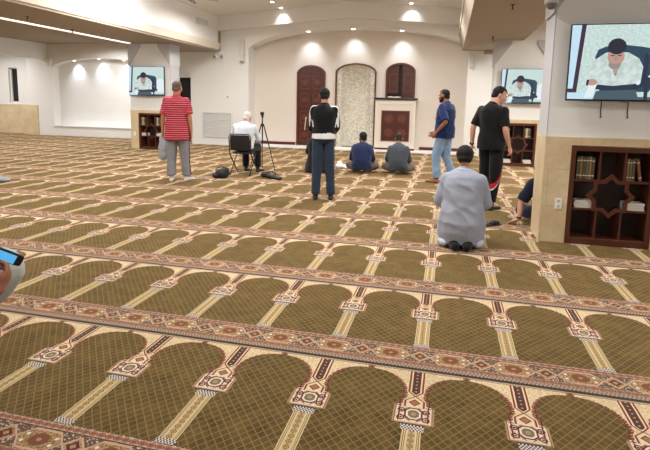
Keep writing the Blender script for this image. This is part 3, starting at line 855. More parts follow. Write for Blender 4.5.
# pulpit recess with shutters
wx0, wx1, wz0, wzs, wzt = -1.98, -1.06, 1.665, 2.44, 2.75
bm = B(); arch_frame(bm, wx0, wx1, wz0, wzs, wzt, 0.05, BY-0.06, BY+0.01); wd = struct('window_2', bm, FRM)
f = archf(wx0+0.05, wx1-0.05, wzs, wzt-0.05)
bm = B(); prism(bm, arch_poly(wx0+0.05, wx1-0.05, wz0, f), 'y', BY-0.006, BY+0.004); obj('opening', bm, M['dark'], wd)
for s, (a, b) in enumerate(((wx0+0.055, -1.575), (-1.465, wx1-0.055))):
    bm = B(); n = 8
    prism(bm, [(a, wz0+0.14*(s == 0))] + [(a+(b-a)*i/n, f(a+(b-a)*i/n)-0.01) for i in range(n+1)] + [(b, wz0+0.14*(s == 0))], 'y', BY-0.03, BY-0.008)
    sh_ = obj('shutter', bm, M['wood'], wd)
    bm = B()
    for z in (1.86, 2.16): 
        bx(bm, a+0.05, b-0.05, BY-0.038, BY-0.031, z, z+0.02); bx(bm, a+0.05, b-0.05, BY-0.038, BY-0.031, z+0.24, z+0.26); bx(bm, a+0.05, a+0.07, BY-0.038, BY-0.031, z+0.02, z+0.24); bx(bm, b-0.07, b-0.05, BY-0.038, BY-0.031, z+0.02, z+0.24)
    obj('panel', bm, FRM, sh_)
# pulpit
t = thing('pulpit', 'cream painted pulpit block with dark wood panel and black top against the front wall', 'pulpit', (-1.60, 15.78, 0.055))
bm = B()
prism(bm, [(-0.62, 0.0), (0.60, 0.0), (0.60, 1.50), (0.63, 1.56), (-0.65, 1.56), (-0.62, 1.50)], 'y', -0.20, 0.199)
obj('body', bm, M['beige'], t, bevel=0.01)
bm = B(); bx(bm, -0.63, -0.60+0.09, -0.215, -0.20, 0.0, 1.50); bx(bm, 0.52, 0.61, -0.215, -0.20, 0.0, 1.50); bx(bm, -0.51, 0.52, -0.215, -0.20, 1.40, 1.50); obj('moulding', bm, M['trim'], t)
bm = B(); bx(bm, -0.43, 0.44, -0.225, -0.20, 0.28, 1.22); pn = obj('panel', bm, FRM, t)
bm = B(); bx(bm, -0.40, 0.41, -0.232, -0.225, 0.31, 1.19); obj('inlay', bm, M['wood'], pn)
for r in range(2):
    for c_ in range(2):
        bm = B(); prism(bm, star_pts(-0.195+0.40*c_, 0.53+0.44*r, 0.15, 8), 'y', -0.238, -0.232); obj('star', bm, FRM, pn)
bm = B(); bx(bm, -0.62, 0.61, -0.222, -0.20, 0.0, 0.06); obj('skirting', bm, M['skirt'], t)
bm = B(); bx(bm, -0.665, 0.66, -0.27, 0.14, 1.56, 1.61); bx(bm, -0.66, 0.64, -0.24, 0.14, 1.545, 1.56); obj('counter_top', bm, simple('black_granite', rgb(34, 30, 32), 0.2), t, bevel=0.008)
bm = B()
for s in (-1, 1): prism(bm, [(0, 0.0), (0.19*s, 0.008), (0.20*s, 0.03), (0.1*s, 0.045), (0, 0.03)], 'y', -0.10, 0.10)
o = obj('open_book', bm, PAGE); o.location = (-1.66, 15.66, 1.667); tag(o, 'white open book lying on the black top of the pulpit', 'book')

# ------------------------------------------------------------------ ceiling fans
BLADE = wood_material('fan_blade_wood', rgb(96, 52, 40), rgb(66, 34, 28))
def fan(x, y, z, zc, rot, lbl):
    t = thing('ceiling_fan', lbl, 'fan', (x, y, z), rot, 'ceiling fans')
    bm = B(); tube(bm, [(0,0,0.10), (0,0,zc-z)], 0.012, 10); tube(bm, [(0,0,zc-z-0.05), (0,0,zc-z)], [0.03, 0.065], 20); obj('rod', bm, M['black'], t)
    bm = B(); tube(bm, [(0,0,-0.05), (0,0,-0.03), (0,0,0.05), (0,0,0.08), (0,0,0.11)], [0.05, 0.10, 0.11, 0.09, 0.03], 28); obj('motor', bm, M['black'], t, smooth=True)
    for k in range(5):
        a = 2*PI*k/5; Rm = Matrix.Rotation(a, 4, 'Z') @ Matrix.Rotation(0.2, 4, 'Y')
        bm = B(); prism(bm, [(-0.05, 0.16), (-0.068, 0.35), (-0.072, 0.60), (-0.05, 0.66), (0.05, 0.66), (0.072, 0.60), (0.068, 0.35), (0.05, 0.16)], 'z', 0.0, 0.008)
        bmesh.ops.transform(bm, matrix=Rm, verts=bm.verts); bl = obj('blade', bm, BLADE, t)
        bm = B(); bx(bm, -0.018, 0.018, 0.08, 0.22, -0.008, -0.001); bmesh.ops.transform(bm, matrix=Rm, verts=bm.verts); obj('blade_iron', bm, M['black'], bl)
    bm = B(); tube(bm, [(0.05,0,-0.05), (0.05,0,-0.42)], 0.003, 6); ell(bm, (0.05,0,-0.43), 0.009, 0.009, 0.02, seg=8); obj('pull_chain', bm, M['white'], t)
fan(-6.02, 11.0, 3.83, 4.24, 0.35, 'brown bladed ceiling fan at the top edge near the left bulkhead')
fan(-0.42, 11.0, 3.86, 4.24, 0.75, 'brown bladed ceiling fan at the top edge over the right of the hall')
for i, (x, y) in enumerate(((-5.10, 14.08), (-5.13, 14.95), (-1.20, 14.85))):
    zc = 4.5 - abs(x+3.12)*0.085 + 0.0
    downlight(x, y, zc-0.004, ['left ceiling spotlight of the pair above the alcove beam', 'right ceiling spotlight of the pair above the alcove beam', 'single ceiling spotlight above the right end of the alcove beam'][i], 'spotlights in the hall ceiling', 0.05)
    if i != 0: spot(x, y, zc-0.05, x, FY-0.22, zc-0.5, 24, 1.5, 1.0, 0.03)
    else: spot(x, y, zc-0.05, x, y, 0, 20, 1.9, 1.0, 0.04)
# ------------------------------------------------------------------ people
def mats_cloth(name, c, n=0.06): return simple(name, c, 0.85, noise_amt=n, noise_scale=9, bump=0.12, bump_scale=260, spec=0.15, sheen=0.15)
SKIN = simple('skin', rgb(188, 132, 104), 0.5, noise_amt=0.03, noise_scale=12, spec=0.35)
SKIN2 = simple('skin_fair', rgb(214, 164, 142), 0.5, noise_amt=0.03, noise_scale=12, spec=0.35)
SKIN3 = simple('skin_brown', rgb(150, 98, 74), 0.5, noise_amt=0.03, noise_scale=12, spec=0.35)
def hairmat(n, c): return simple(n, c, 0.7, noise_amt=0.3, noise_scale=60, bump=0.5, bump_scale=180, spec=0.25)
HBLK = hairmat('black_hair', rgb(26, 22, 22)); HGREY = hairmat('grey_hair', rgb(112, 96, 88)); HWHT = hairmat('white_hair', rgb(214, 208, 204)); HDRK = hairmat('dark_brown_hair', rgb(44, 36, 34))
EYEW = simple('eye_white', rgb(230, 226, 220), 0.3); EYED = simple('eye_dark', rgb(30, 22, 18), 0.2)

def rotM(yaw=0, pitch=0, roll=0):
    """columns right, forward, up; yaw about z, pitch>0 looks down"""
    return (Matrix.Rotation(yaw, 3, 'Z') @ Matrix.Rotation(-pitch, 3, 'X') @ Matrix.Rotation(roll, 3, 'Y'))
def head(bm, c, Mh, s=1.0):
    def P(x, y, z): return V(c) + Mh @ V((x*s, y*s, z*s))
    e = lambda x, y, z, a, b_, d, seg=18: ell(bm, P(x, y, z), a*s, b_*s, d*s, Mh, seg)
    e(0, -0.012, 0.032, 0.076, 0.094, 0.084, 24)     # cranium
    e(0, 0.030, -0.012, 0.062, 0.064, 0.082, 20)     # face
    e(0, 0.036, -0.070, 0.046, 0.048, 0.040)         # jaw
    e(0, 0.072, -0.096, 0.022, 0.018, 0.018, 12)     # chin
    e(0, 0.090, 0.018, 0.040, 0.012, 0.012, 12)      # brow
    for k in range(5): e(0, 0.092+0.0045*k, 0.006-0.010*k, 0.009+0.0016*k, 0.010, 0.012, 10)   # nose
    for s_ in (-1, 1):
        e(0.012*s_, 0.098, -0.036, 0.008, 0.009, 0.007, 8)
        e(0.036*s_, 0.070, -0.024, 0.020, 0.018, 0.020, 10)                # cheek
        e(0.077*s_, -0.004, -0.004, 0.010, 0.020, 0.031, 12)               # ear
        e(0.080*s_, -0.010, 0.010, 0.010, 0.014, 0.018, 10)
        e(0.074*s_, 0.000, -0.026, 0.009, 0.011, 0.012, 8)
    e(0, 0.092, -0.058, 0.024, 0.010, 0.006, 10); e(0, 0.090, -0.068, 0.020, 0.010, 0.007, 10)  # lips
def face_bits(parent, c, Mh, s, hair):
    def P(x, y, z): return V(c) + Mh @ V((x*s, y*s, z*s))
    for s_ in (-1, 1):
        bm = B(); ell(bm, P(0.031*s_, 0.081, 0.000), 0.013*s, 0.010*s, 0.0085*s, Mh, 12, 0); ell(bm, P(0.031*s_, 0.0885, 0.000), 0.0062*s, 0.004*s, 0.0062*s, Mh, 10, 1)
        obj('eye', bm, [EYEW, EYED], parent, smooth=True)
        bm = B(); tube(bm, [P(0.014*s_, 0.097, 0.020), P(0.032*s_, 0.096, 0.026), P(0.050*s_, 0.082, 0.020)], [0.004*s, 0.0048*s, 0.003*s], 8); obj('eyebrow', bm, hair, parent, smooth=True)
def hair_mesh(c, Mh, s, style, mat, parent, beard=False):
    def P(x, y, z): return V(c) + Mh @ V((x*s, y*s, z*s))
    bm = B()
    th = {'short': 0.006, 'full': 0.013, 'crop': 0.003}[style]
    ell(bm, P(0, -0.013, 0.036), (0.076+th)*s, (0.094+th)*s, (0.084+th)*s, Mh, 28)
    ell(bm, P(0, -0.050, -0.028), (0.060+th)*s, (0.050+th)*s, 0.052*s, Mh, 20)
    me = organic(bm, 0.008, 2, disp=0.0025, dscale=40)
    b2 = B(); b2.from_mesh(me)
    Mi = Mh.transposed(); C0 = V(c)
    kill = []
    for f in b2.faces:
        q = Mi @ (f.calc_center_median() - C0) / s
        line = 0.050 - max(0.0, (q.y+0.01))*0.0
        if q.y > 0.012 and q.z < 0.058 + 0.02*(abs(q.x)/0.07): kill.append(f)
        elif q.y > -0.028 and q.z < (0.012 if abs(q.x) > 0.05 else 0.05): kill.append(f)
        elif q.z < -0.066: kill.append(f)
    bmesh.ops.delete(b2, geom=kill, context='FACES'); b2.to_mesh(me); b2.free()
    obj('hair', me, mat, parent, smooth=True)
    if beard:
        bm = B(); ell(bm, P(0, 0.040, -0.078), 0.055*s, 0.055*s, 0.040*s, Mh, 20); ell(bm, P(0, 0.078, -0.100), 0.030*s, 0.022*s, 0.020*s, Mh, 14)
        for s_ in (-1, 1): ell(bm, P(0.056*s_, 0.020, -0.042), 0.014*s, 0.030*s, 0.045*s, Mh, 14)
        obj('beard', organic(bm, 0.006, 3, disp=0.002, dscale=40), mat, parent, smooth=True)
def hand(bm, w, d, nrm, side, curl=0.5, s=1.0, spread=0.10, rf=0.0088):
    """w wrist, d direction of the hand, nrm the palm's normal (towards curl), side: +1/-1 where the thumb sits along d x nrm"""
    d = V(d).normalized(); nrm = (V(nrm) - d*V(nrm).dot(d)).normalized(); lat = d.cross(nrm)*side
    w = V(w)
    T = Matrix((lat, d, nrm)).transposed()
    ell(bm, w + d*0.015*s, 0.027*s, 0.03*s, 0.019*s, T, 14)
    ell(bm, w + d*0.050*s, 0.040*s, 0.050*s, 0.0155*s, T, 16)
    ell(bm, w + d*0.040*s + lat*0.020*s + nrm*0.008*s, 0.018*s, 0.032*s, 0.014*s, T, 12)
    L = [(0.030, 0.080, 0.072), (0.010, 0.086, 0.080), (-0.011, 0.083, 0.074), (-0.030, 0.074, 0.058)]
    for i, (lx, base, ln) in enumerate(L):
        p = w + d*(base*s) + lat*(lx*s); a = 0.0
        cu = curl*(1.0 + 0.12*i)
        pts = [p - d*0.02*s]; pts.append(p)
        for k, fr in enumerate((0.45, 0.32, 0.23)):
            a += cu*(0.55, 0.95, 0.6)[k]
            dr = (d*math.cos(a) + nrm*math.sin(a) + lat*(spread*(1.5-i)*0.35*math.cos(a))).normalized()
            p = p + dr*(ln*fr*s); pts.append(p)
        chain(bm, pts, [rf*s, rf*s*1.03, rf*s*0.96, rf*s*0.9, rf*s*0.8], 10)
    b0 = w + d*0.022*s + lat*0.024*s + nrm*0.006*s
    b1 = w + d*0.052*s + lat*0.048*s + nrm*0.016*s
    b2_ = b1 + (d*0.75 + lat*(0.35-0.3*curl) + nrm*(0.35+0.4*curl)).normalized()*0.032*s
    b3 = b2_ + (d*0.8 - lat*0.2*curl + nrm*(0.3+0.3*curl)).normalized()*0.026*s
    chain(bm, [b0, b1, b2_, b3], [0.0135*s, 0.0118*s, 0.0105*s, 0.0088*s], 10)

def frame_at(sh, hip, chestfwd=None):
    pass
def lerp(a, b, t): return V(a)*(1-t) + V(b)*t
def torso_secs(J, prof):
    """prof: list of (t 0 pelvis..1 neck base, rx, ry)"""
    P0, P1, P2, P3 = V(J['pelvis']), V(J['waist']), V(J['chest']), V(J['neck'])
    rh = (V(J['hipR']) - V(J['hipL'])).normalized(); rs = (V(J['shR']) - V(J['shL'])).normalized()
    def sp(t):
        if t < 0.33: return P0.lerp(P1, t/0.33)
        if t < 0.7: return P1.lerp(P2, (t-0.33)/0.37)
        return P2.lerp(P3, (t-0.7)/0.3)
    out = []
    for t, rx, ry in prof:
        c = sp(max(0, min(1, t)))
        if t < 0: c = P0 + (P0-P1)*(-t)*1.0/0.33*1.0
        tt = max(0, min(1, t)); d = (sp(min(1, tt+0.05)) - sp(max(0, tt-0.05))).normalized()
        r = rh.lerp(rs, max(0, min(1, t))).normalized(); r = (r - d*r.dot(d)).normalized(); f = d.cross(r)
        out.append((c, r, f, rx, ry))
    return out
BP = [(0.0, .155, .115), (0.15, .160, .118), (0.33, .145, .105), (0.5, .155, .112), (0.7, .170, .116), (0.82, .172, .106), (0.90, .150, .090), (0.96, .100, .074), (1.0, .062, .060)]
def body(J, Mh, skin, parent, s=1.0, curlL=0.5, curlR=0.5, nL=None, nR=None, girth=1.0, voxel=0.0095):
    bm = B()
    loft(bm, [(c, r, f, rx*s*girth, ry*s*girth) for c, r, f, rx, ry in torso_secs(J, BP)], 24)
    hc = V(J['head'])
    chain(bm, [V(J['neck']) - V((0,0,0.03)), V(J['neck']) + (hc - V(J['neck']))*0.55 + Mh @ V((0, -0.012, -0.01))], [0.058*s, 0.056*s])
    head(bm, hc, Mh, s)
    for S in 'LR':
        sgn = -1 if S == 'L' else 1
        sh, el_, wr = V(J['sh'+S]), V(J['el'+S]), V(J['wr'+S])
        chain(bm, [sh, sh.lerp(el_, 0.5), el_], [0.050*s, 0.046*s, 0.038*s])
        chain(bm, [el_, el_.lerp(wr, 0.3), wr], [0.038*s, 0.039*s, 0.024*s])
        hd = V(J.get('hd'+S, (wr-el_))); nn = V(J.get('hn'+S, (-sgn, 0.1, 0)))
        hand(bm, wr, hd, nn, J.get('hs'+S, 1 if S == 'R' else -1), curlL if S == 'L' else curlR, s*1.0)
        hp, kn, an = V(J['hip'+S]), V(J['kn'+S]), V(J['an'+S])
        chain(bm, [hp, hp.lerp(kn, 0.5), kn], [0.088*s*girth, 0.075*s, 0.055*s])
        chain(bm, [kn, kn.lerp(an, 0.35), an], [0.054*s, 0.056*s, 0.037*s])
        ft = V(J['toe'+S])
        chain(bm, [an + V((0,0,-0.01)), an.lerp(ft, 0.6), ft], [0.038*s, 0.036*s, 0.026*s])
    me = organic(bm, voxel, 3, 0.5)
    return obj('body', me, skin, parent, smooth=True)
def shirt(J, mat, parent, s=1.0, name='shirt', sleeve=1.0, hem=-0.12, infl=0.018, girth=1.0, belly=0.0, disp=0.010, collar=True, fmat=None, mats=None, sl_r=(0.060, 0.054, 0.043), voxel=0.010, seed=1.0, flare=0.0):
    prof = [(hem, .165+flare, .128+flare), (hem*0.3+0.02, .166+flare*0.6, .128+flare*0.5)] + [(t, rx, ry + belly*math.exp(-((t-0.3)/0.25)**2)) for t, rx, ry in BP[1:-1]] + [(1.0, .070, .068)]
    if hem > -0.01: prof = [(hem, .158, .114)] + [q for q in prof[2:] if q[0] > hem + 0.03]
    bm = B()
    loft(bm, [(c, r, f, (rx + infl)*s*girth, (ry + infl)*s*girth) for c, r, f, rx, ry in torso_secs(J, prof)], 28)
    for S in 'LR':
        sh, el_, wr = V(J['sh'+S]), V(J['el'+S]), V(J['wr'+S])
        ra, rb, rc = [q*s for q in sl_r]
        inn = sh.lerp(V(J['neck']), 0.45) + V((0, 0, 0.0))
        capsule(bm, inn - V((0,0,0.035*s)), sh, 0.060*s, ra)
        if sleeve <= 0.5:
            e = sh.lerp(el_, sleeve*2); tube(bm, [sh, e], [ra, ra*1.02], 18)
        else:
            chain(bm, [sh, sh.lerp(el_, 0.5), el_], [ra, (ra+rb)/2, rb])
            e = el_.lerp(wr, (sleeve-0.5)*2); tube(bm, [el_, e], [rb, rc], 18)
    if collar:
        d = (V(J['head']) - V(J['neck'])).normalized()
        tube(bm, [V(J['neck']) - d*0.03, V(J['neck']) + d*0.025], [0.078*s, 0.066*s], 22)
    me = organic(bm, voxel, 3, 0.5, disp=disp, dscale=7.0, seed=seed)
    o = obj(name, me, mats or mat, parent, smooth=True)
    if fmat:
        for p in me.polygons: p.material_index = fmat(p.center, p.normal)
    return o
def trousers(J, mat, parent, s=1.0, to=0.94, infl=0.016, disp=0.010, girth=1.0, fmat=None, mats=None, name='trousers', legr=(0.10, 0.086, 0.074, 0.070), voxel=0.010, seed=3.0, top=0.12):
    bm = B()
    prof = [(-0.10, .13, .112), (0.0, .158, .120), (top, .158, .118)]
    loft(bm, [(c, r, f, (rx + infl)*s*girth, (ry + infl)*s*girth) for c, r, f, rx, ry in torso_secs(J, prof)], 24)
    for S in 'LR':
        hp, kn, an = V(J['hip'+S]), V(J['kn'+S]), V(J['an'+S])
        a, b, c, d = [q*s for q in legr]
        chain(bm, [hp, hp.lerp(kn, 0.5), kn], [a*girth, (a+b)/2, b])
        e = kn.lerp(an, to)
        chain(bm, [kn, kn.lerp(e, 0.4)], [b, c]); tube(bm, [kn.lerp(e, 0.4), e], [c, d], 18)
    me = organic(bm, voxel, 3, 0.5, disp=disp, dscale=6.0, seed=seed)
    o = obj(name, me, mats or mat, parent, smooth=True)
    if fmat:
        for p in me.polygons: p.material_index = fmat(p.center, p.normal)
    return o
def shoe(J, S, mat, parent, s=1.0, name='shoe', sole=None, low=False):
    an, ft = V(J['an'+S]), V(J['toe'+S])
    d = ft - an; d.z = 0; d.normalize(); r = V((d.y, -d.x, 0)); up = V((0,0,1))
    base = V((an.x, an.y, min(an.z, ft.z) - 0.045*s)) if 'floorz' not in J else V((an.x, an.y, J['floorz']))
    bm = B(); L = (ft-an).length + 0.03
    prof = [(-0.055, 0.026, 0.030, 0.035), (-0.03, 0.036, 0.040, 0.045), (0.03, 0.040, 0.042, 0.048), (L*0.5, 0.042, 0.036, 0.040), (L*0.8, 0.048, 0.028, 0.032), (L+0.01, 0.034, 0.018, 0.024)]
    loft(bm, [(base + d*(a*s) + up*(h*s), r, up, rx*s, rz*s) for a, rx, rz, h in prof], 20, pw=0.8)
    if not low: ell(bm, V((an.x, an.y, an.z)) , 0.044*s, 0.052*s, 0.04*s, None, 16)
    me = organic(bm, 0.008, 3, 0.5)
    o = obj(name, me, [mat, sole or mat], parent, smooth=True)
    z0 = base.z + 0.022*s
    for p in me.polygons:
        if p.center.z < z0: p.material_index = 1
    return o
def J_stand(h=1.75, **k):
    s = h/1.75
    J = dict(pelvis=(0,0,.95), waist=(0,.0,1.10), chest=(0,-.01,1.32), neck=(0,-.015,1.475), head=(0,.015,1.625),
             shL=(-.160,-.015,1.405), shR=(.160,-.015,1.405), elL=(-.215,-.03,1.13), elR=(.215,-.03,1.13), wrL=(-.235,.04,.88), wrR=(.235,.04,.88),
             hipL=(-.088,0,.91), hipR=(.088,0,.91), knL=(-.10,.015,.50), knR=(.10,.015,.50), anL=(-.11,-.02,.085), anR=(.11,-.02,.085), toeL=(-.13,.15,.03), toeR=(.13,.15,.03))
    J.update(k)
    out = {}
    for n, v in J.items():
        if n in ('floorz',) : out[n] = v*s
        elif n[:2] in ('hs',): out[n] = v
        elif n[:2] in ('hd', 'hn'): out[n] = V(v)
        else: out[n] = V(v)*s
    return out, s
def person(label, loc, rz): return thing('person', label, 'person', loc, rz)
# ------------------------------------------------------------------ furniture of the hall
FAB = simple('black_cushion', rgb(30, 30, 32), 0.6, bump=0.1, bump_scale=300)
def folding_chair(label, loc, rz):
    t = thing('folding_chair', label, 'chair', loc, rz)
    bm = B(); loft(bm, [((0,0,0.425),(1,0,0),(0,1,0),0.185,0.185), ((0,0,0.432),(1,0,0),(0,1,0),0.20,0.20), ((0,0,0.455),(1,0,0),(0,1,0),0.20,0.20), ((0,0,0.465),(1,0,0),(0,1,0),0.18,0.18)], 32, pw=0.45)
    obj('seat', bm, FAB, t, smooth=False)
    bm = B()
    loft(bm, [((0,-0.235,0.50),(1,0,0),(0,1,0),0.20,0.012), ((0,-0.250,0.60),(1,0,0),(0,1,0),0.205,0.014), ((0,-0.262,0.70),(1,0,0),(0,1,0),0.205,0.014), ((0,-0.27,0.80),(1,0,0),(0,1,0),0.19,0.012)], 28, pw=0.6)
    obj('backrest', bm, FAB, t, smooth=False)
    bm = B(); tube(bm, [(-0.218,-0.228,0.40), (-0.22,-0.275,0.76), (-0.19,-0.28,0.82), (0.19,-0.28,0.82), (0.22,-0.275,0.76), (0.218,-0.228,0.40)], 0.011, 10); obj('back_frame', bm, M['metal'], t, smooth=True)
    for s in (-1, 1):
        bm = B(); tube(bm, [(0.218*s,-0.228,0.41), (0.218*s, 0.24, 0.012)], 0.011, 10); l = obj('leg', bm, M['metal'], t, smooth=True)
        bm = B(); tube(bm, [(0.218*s, 0.235, 0.03), (0.218*s, 0.24, 0.0)], 0.014, 10); obj('foot_cap', bm, M['black'], l)
        bm = B(); tube(bm, [(0.20*s, 0.16, 0.42), (0.20*s,-0.26, 0.012)], 0.011, 10); l = obj('leg', bm, M['metal'], t, smooth=True)
        bm = B(); tube(bm, [(0.20*s,-0.255,0.03), (0.20*s,-0.26,0.0)], 0.014, 10); obj('foot_cap', bm, M['black'], l)
    bm = B(); tube(bm, [(-0.20,-0.20,0.085), (0.20,-0.20,0.085)], 0.009, 8); obj('stretcher', bm, M['metal'], t)
    bm = B(); tube(bm, [(-0.218,0.19,0.06), (0.218,0.19,0.06)], 0.009, 8); obj('stretcher', bm, M['metal'], t)
    return t
folding_chair('black folding chair under the old man in a white shirt', (-3.97, 9.36, 0), 0.08)
folding_chair('black folding chair at the left edge under the person holding a phone', (-2.45, 1.57, 0), -0.26)

# tripod
t = thing('tripod', 'thin dark camera tripod standing beside the seated old man', 'tripod', (-3.91, 10.22, 0), 0.35)
bm = B(); tube(bm, [(0,0,0.55), (0,0,1.12)], 0.014, 10); obj('centre_column', bm, M['metal'], t)
bm = B(); tube(bm, [(0,0,0.93), (0,0,0.99)], 0.035, 14); obj('collar', bm, M['black'], t)
for k in range(3):
    a = 2*PI*k/3 - 0.5; dx, dy = math.cos(a), math.sin(a)
    bm = B(); tube(bm, [(0.03*dx, 0.03*dy, 0.97), (0.17*dx, 0.17*dy, 0.5)], 0.014, 8); tube(bm, [(0.165*dx, 0.165*dy, 0.52), (0.31*dx, 0.31*dy, 0.01)], 0.009, 8); l = obj('leg', bm, M['metal'], t)
    bm = B(); ell(bm, (0.31*dx, 0.31*dy, 0.013), 0.016, 0.016, 0.013, seg=10); obj('rubber_foot', bm, M['black'], l)
    bm = B(); tube(bm, [(0,0,0.62), (0.135*dx, 0.135*dy, 0.62)], 0.005, 6); obj('brace', bm, M['metal'], t)
bm = B(); bx(bm, -0.025, 0.025, -0.03, 0.03, 1.12, 1.17); tube(bm, [(0,-0.02,1.14), (0,-0.22,1.06)], 0.008, 8); obj('pan_head', bm, M['black'], t)
t = thing('video_camera', 'small black video camera on top of the tripod', 'camera', (-3.91, 10.22, 1.172), 0.3)
bm = B(); bx(bm, -0.035, 0.035, -0.07, 0.05, 0.0, 0.07); obj('housing', bm, M['black'], t, bevel=0.006)
bm = B(); tube(bm, [(0, 0.05, 0.037), (0, 0.085, 0.037)], 0.026, 16); obj('lens', bm, M['metal'], t)
bm = B(); bx(bm, -0.042, -0.036, -0.06, 0.03, 0.005, 0.065); obj('side_screen', bm, M['metal'], t)

# bags and small things on the carpet
def lump(name, label, cat, loc, rz, parts, mat, voxel=0.01, disp=0.012, seed=1, ds=9):
    bm = B()
    for c, r in parts: ell(bm, c, *r)
    me = organic(bm, voxel, 5, 0.5, disp=disp, dscale=ds, seed=seed)
    for v in me.vertices: v.co.z = max(v.co.z, 0.002)
    o = obj(name, me, mat, smooth=True); o.location = loc; o.rotation_euler = (0, 0, rz); return tag(o, label, cat)
BAGM = simple('black_bag_nylon', rgb(24, 24, 28), 0.55, bump=0.15, bump_scale=120)
t = thing('shoulder_bag', 'black soft bag slumped on the carpet left of the folding chair', 'bag', (-4.16, 8.70, 0), 0.2)
bm = B()
for c, r in (((0.02,0,0.08), (0.14,0.10,0.10)), ((0.06,0,0.13), (0.09,0.08,0.08)), ((-0.08,0,0.05), (0.10,0.10,0.06))): ell(bm, c, *r)
me = organic(bm, 0.01, 5, 0.5, disp=0.012, dscale=9, seed=2)
for v in me.vertices: v.co.z = max(v.co.z, 0.002)
obj('body', me, BAGM, t, smooth=True)
bm = B(); tube(bm, [(-0.1,-0.03,0.14), (-0.06,-0.06,0.21), (0.04,-0.07,0.23), (0.12,-0.03,0.19)], 0.009, 8); obj('strap', bm, M['black'], t, smooth=True)
t = thing('tripod_bag', 'long black bag lying flat on the carpet by the tripod foot', 'bag', (-3.24, 8.98, 0), -0.55)
bm = B()
for i in range(6): ell(bm, (-0.22+0.09*i, 0.01*math.sin(i*2), 0.045+0.01*(i % 2)-0.004*i), 0.075, 0.075-0.004*i, 0.055-0.005*i)
me = organic(bm, 0.01, 5, 0.5, disp=0.014, dscale=9, seed=5)
for v in me.vertices: v.co.z = max(v.co.z, 0.002)
obj('body', me, BAGM, t, smooth=True)
bm = B(); tube(bm, [(-0.2,0.02,0.10), (-0.05,0.05,0.125), (0.1,0.03,0.09)], 0.009, 8); obj('strap', bm, M['black'], t, smooth=True)
lump('plastic_bag', 'crumpled white plastic bag on the carpet left of the man in navy', 'bag', (-2.30, 11.0, 0), 0, [((0,0,0.05),(0.14,0.09,0.05)), ((0.10,0.0,0.03),(0.09,0.08,0.03)), ((-0.05,0,0.09),(0.06,0.05,0.07))], simple('white_plastic', rgb(232, 234, 232), 0.4), disp=0.02, ds=14)
lump('grey_cloth', 'corner of folded grey cloth lying on the carpet at the left edge', 'cloth', (-7.55, 6.95, 0), 0.1, [((0,0,0.03),(0.24,0.13,0.05)), ((-0.15,0,0.07),(0.2,0.13,0.07)), ((-0.4,0,0.09),(0.25,0.16,0.10))], mats_cloth('grey_cloth', rgb(140, 144, 148)))
# black slipper by the kneeling man
t = thing('slipper', 'single black slipper on the carpet right of the kneeling man', 'shoe', (0.57, 6.33, 0), -0.9)
bm = B(); loft(bm, [((0,-0.12,0.012),(1,0,0),(0,0,1),0.030,0.012), ((0,-0.08,0.013),(1,0,0),(0,0,1),0.040,0.013), ((0,0.04,0.013),(1,0,0),(0,0,1),0.042,0.013), ((0,0.12,0.013),(1,0,0),(0,0,1),0.045,0.013), ((0,0.15,0.012),(1,0,0),(0,0,1),0.03,0.010)], 20, pw=0.7); obj('sole', bm, M['black'], t)
bm = B(); ell(bm, (0, 0.06, 0.028), 0.048, 0.075, 0.042, seg=20); me = organic(bm, 0.006, 2); obj('upper', me, BAGM, t, smooth=True)

# ------------------------------------------------------------------ the people
def stripes_material():
    m, nt, b = newmat('striped_polo_cloth'); X.nt = nt
    tc = nt.nodes.new('ShaderNodeTexCoord'); sp = nt.nodes.new('ShaderNodeSeparateXYZ'); nt.links.new(tc.outputs['Object'], sp.inputs[0])
    n = nz(tc.outputs['Object'], 6.0, 2)
    z = X(sp.outputs[2]) + n*0.012
    f = ffr(z/0.038)
    col = cmix(f > 0.40, rgb(176, 34, 58), rgb(216, 168, 176)); col = cmix(f > 0.58, col, rgb(190, 40, 62)); col = cmix(f > 0.80, col, rgb(96, 44, 70)); col = cmix(f > 0.90, col, rgb(186, 52, 70))
    nt.links.new(col, b.inputs['Base Color']); b.inputs['Roughness'].default_value = 0.85; b.inputs['Specular IOR Level'].default_value = 0.15
    return m
POLO = stripes_material(); REDC = mats_cloth('red_rib', rgb(200, 66, 70))
GREYP = mats_cloth('grey_track_cloth', rgb(138, 138, 142)); NAVYS = mats_cloth('navy_stripe', rgb(42, 40, 62))
WHTC = mats_cloth('white_cotton', rgb(226, 228, 230)); BLKC = mats_cloth('black_cotton', rgb(22, 22, 25)); JEAN = mats_cloth('dark_denim', rgb(46, 58, 76), 0.15); LJEAN = mats_cloth('light_denim', rgb(134, 162, 194), 0.15)
NAVYT = mats_cloth('navy_tee', rgb(28, 44, 88)); NAVYSW = mats_cloth('navy_sweater', rgb(34, 44, 78)); GRSW = mats_cloth('charcoal_sweater', rgb(70, 76, 84)); THOBE = mats_cloth('pale_grey_thobe', rgb(160, 166, 182), 0.03)
KHAKI = mats_cloth('taupe_trousers', rgb(112, 98, 88)); SHIRTW = mats_cloth('pale_blue_shirt', rgb(208, 217, 226), 0.03); PALEG = mats_cloth('pale_grey_cotton', rgb(176, 182, 180), 0.03)
REDS = mats_cloth('red_stripe', rgb(190, 40, 44)); SHW = simple('white_trainer', rgb(228, 228, 228), 0.5); SHB = simple('dark_trainer', rgb(40, 40, 44), 0.5); NAVYD = mats_cloth('dark_navy', rgb(26, 32, 52))

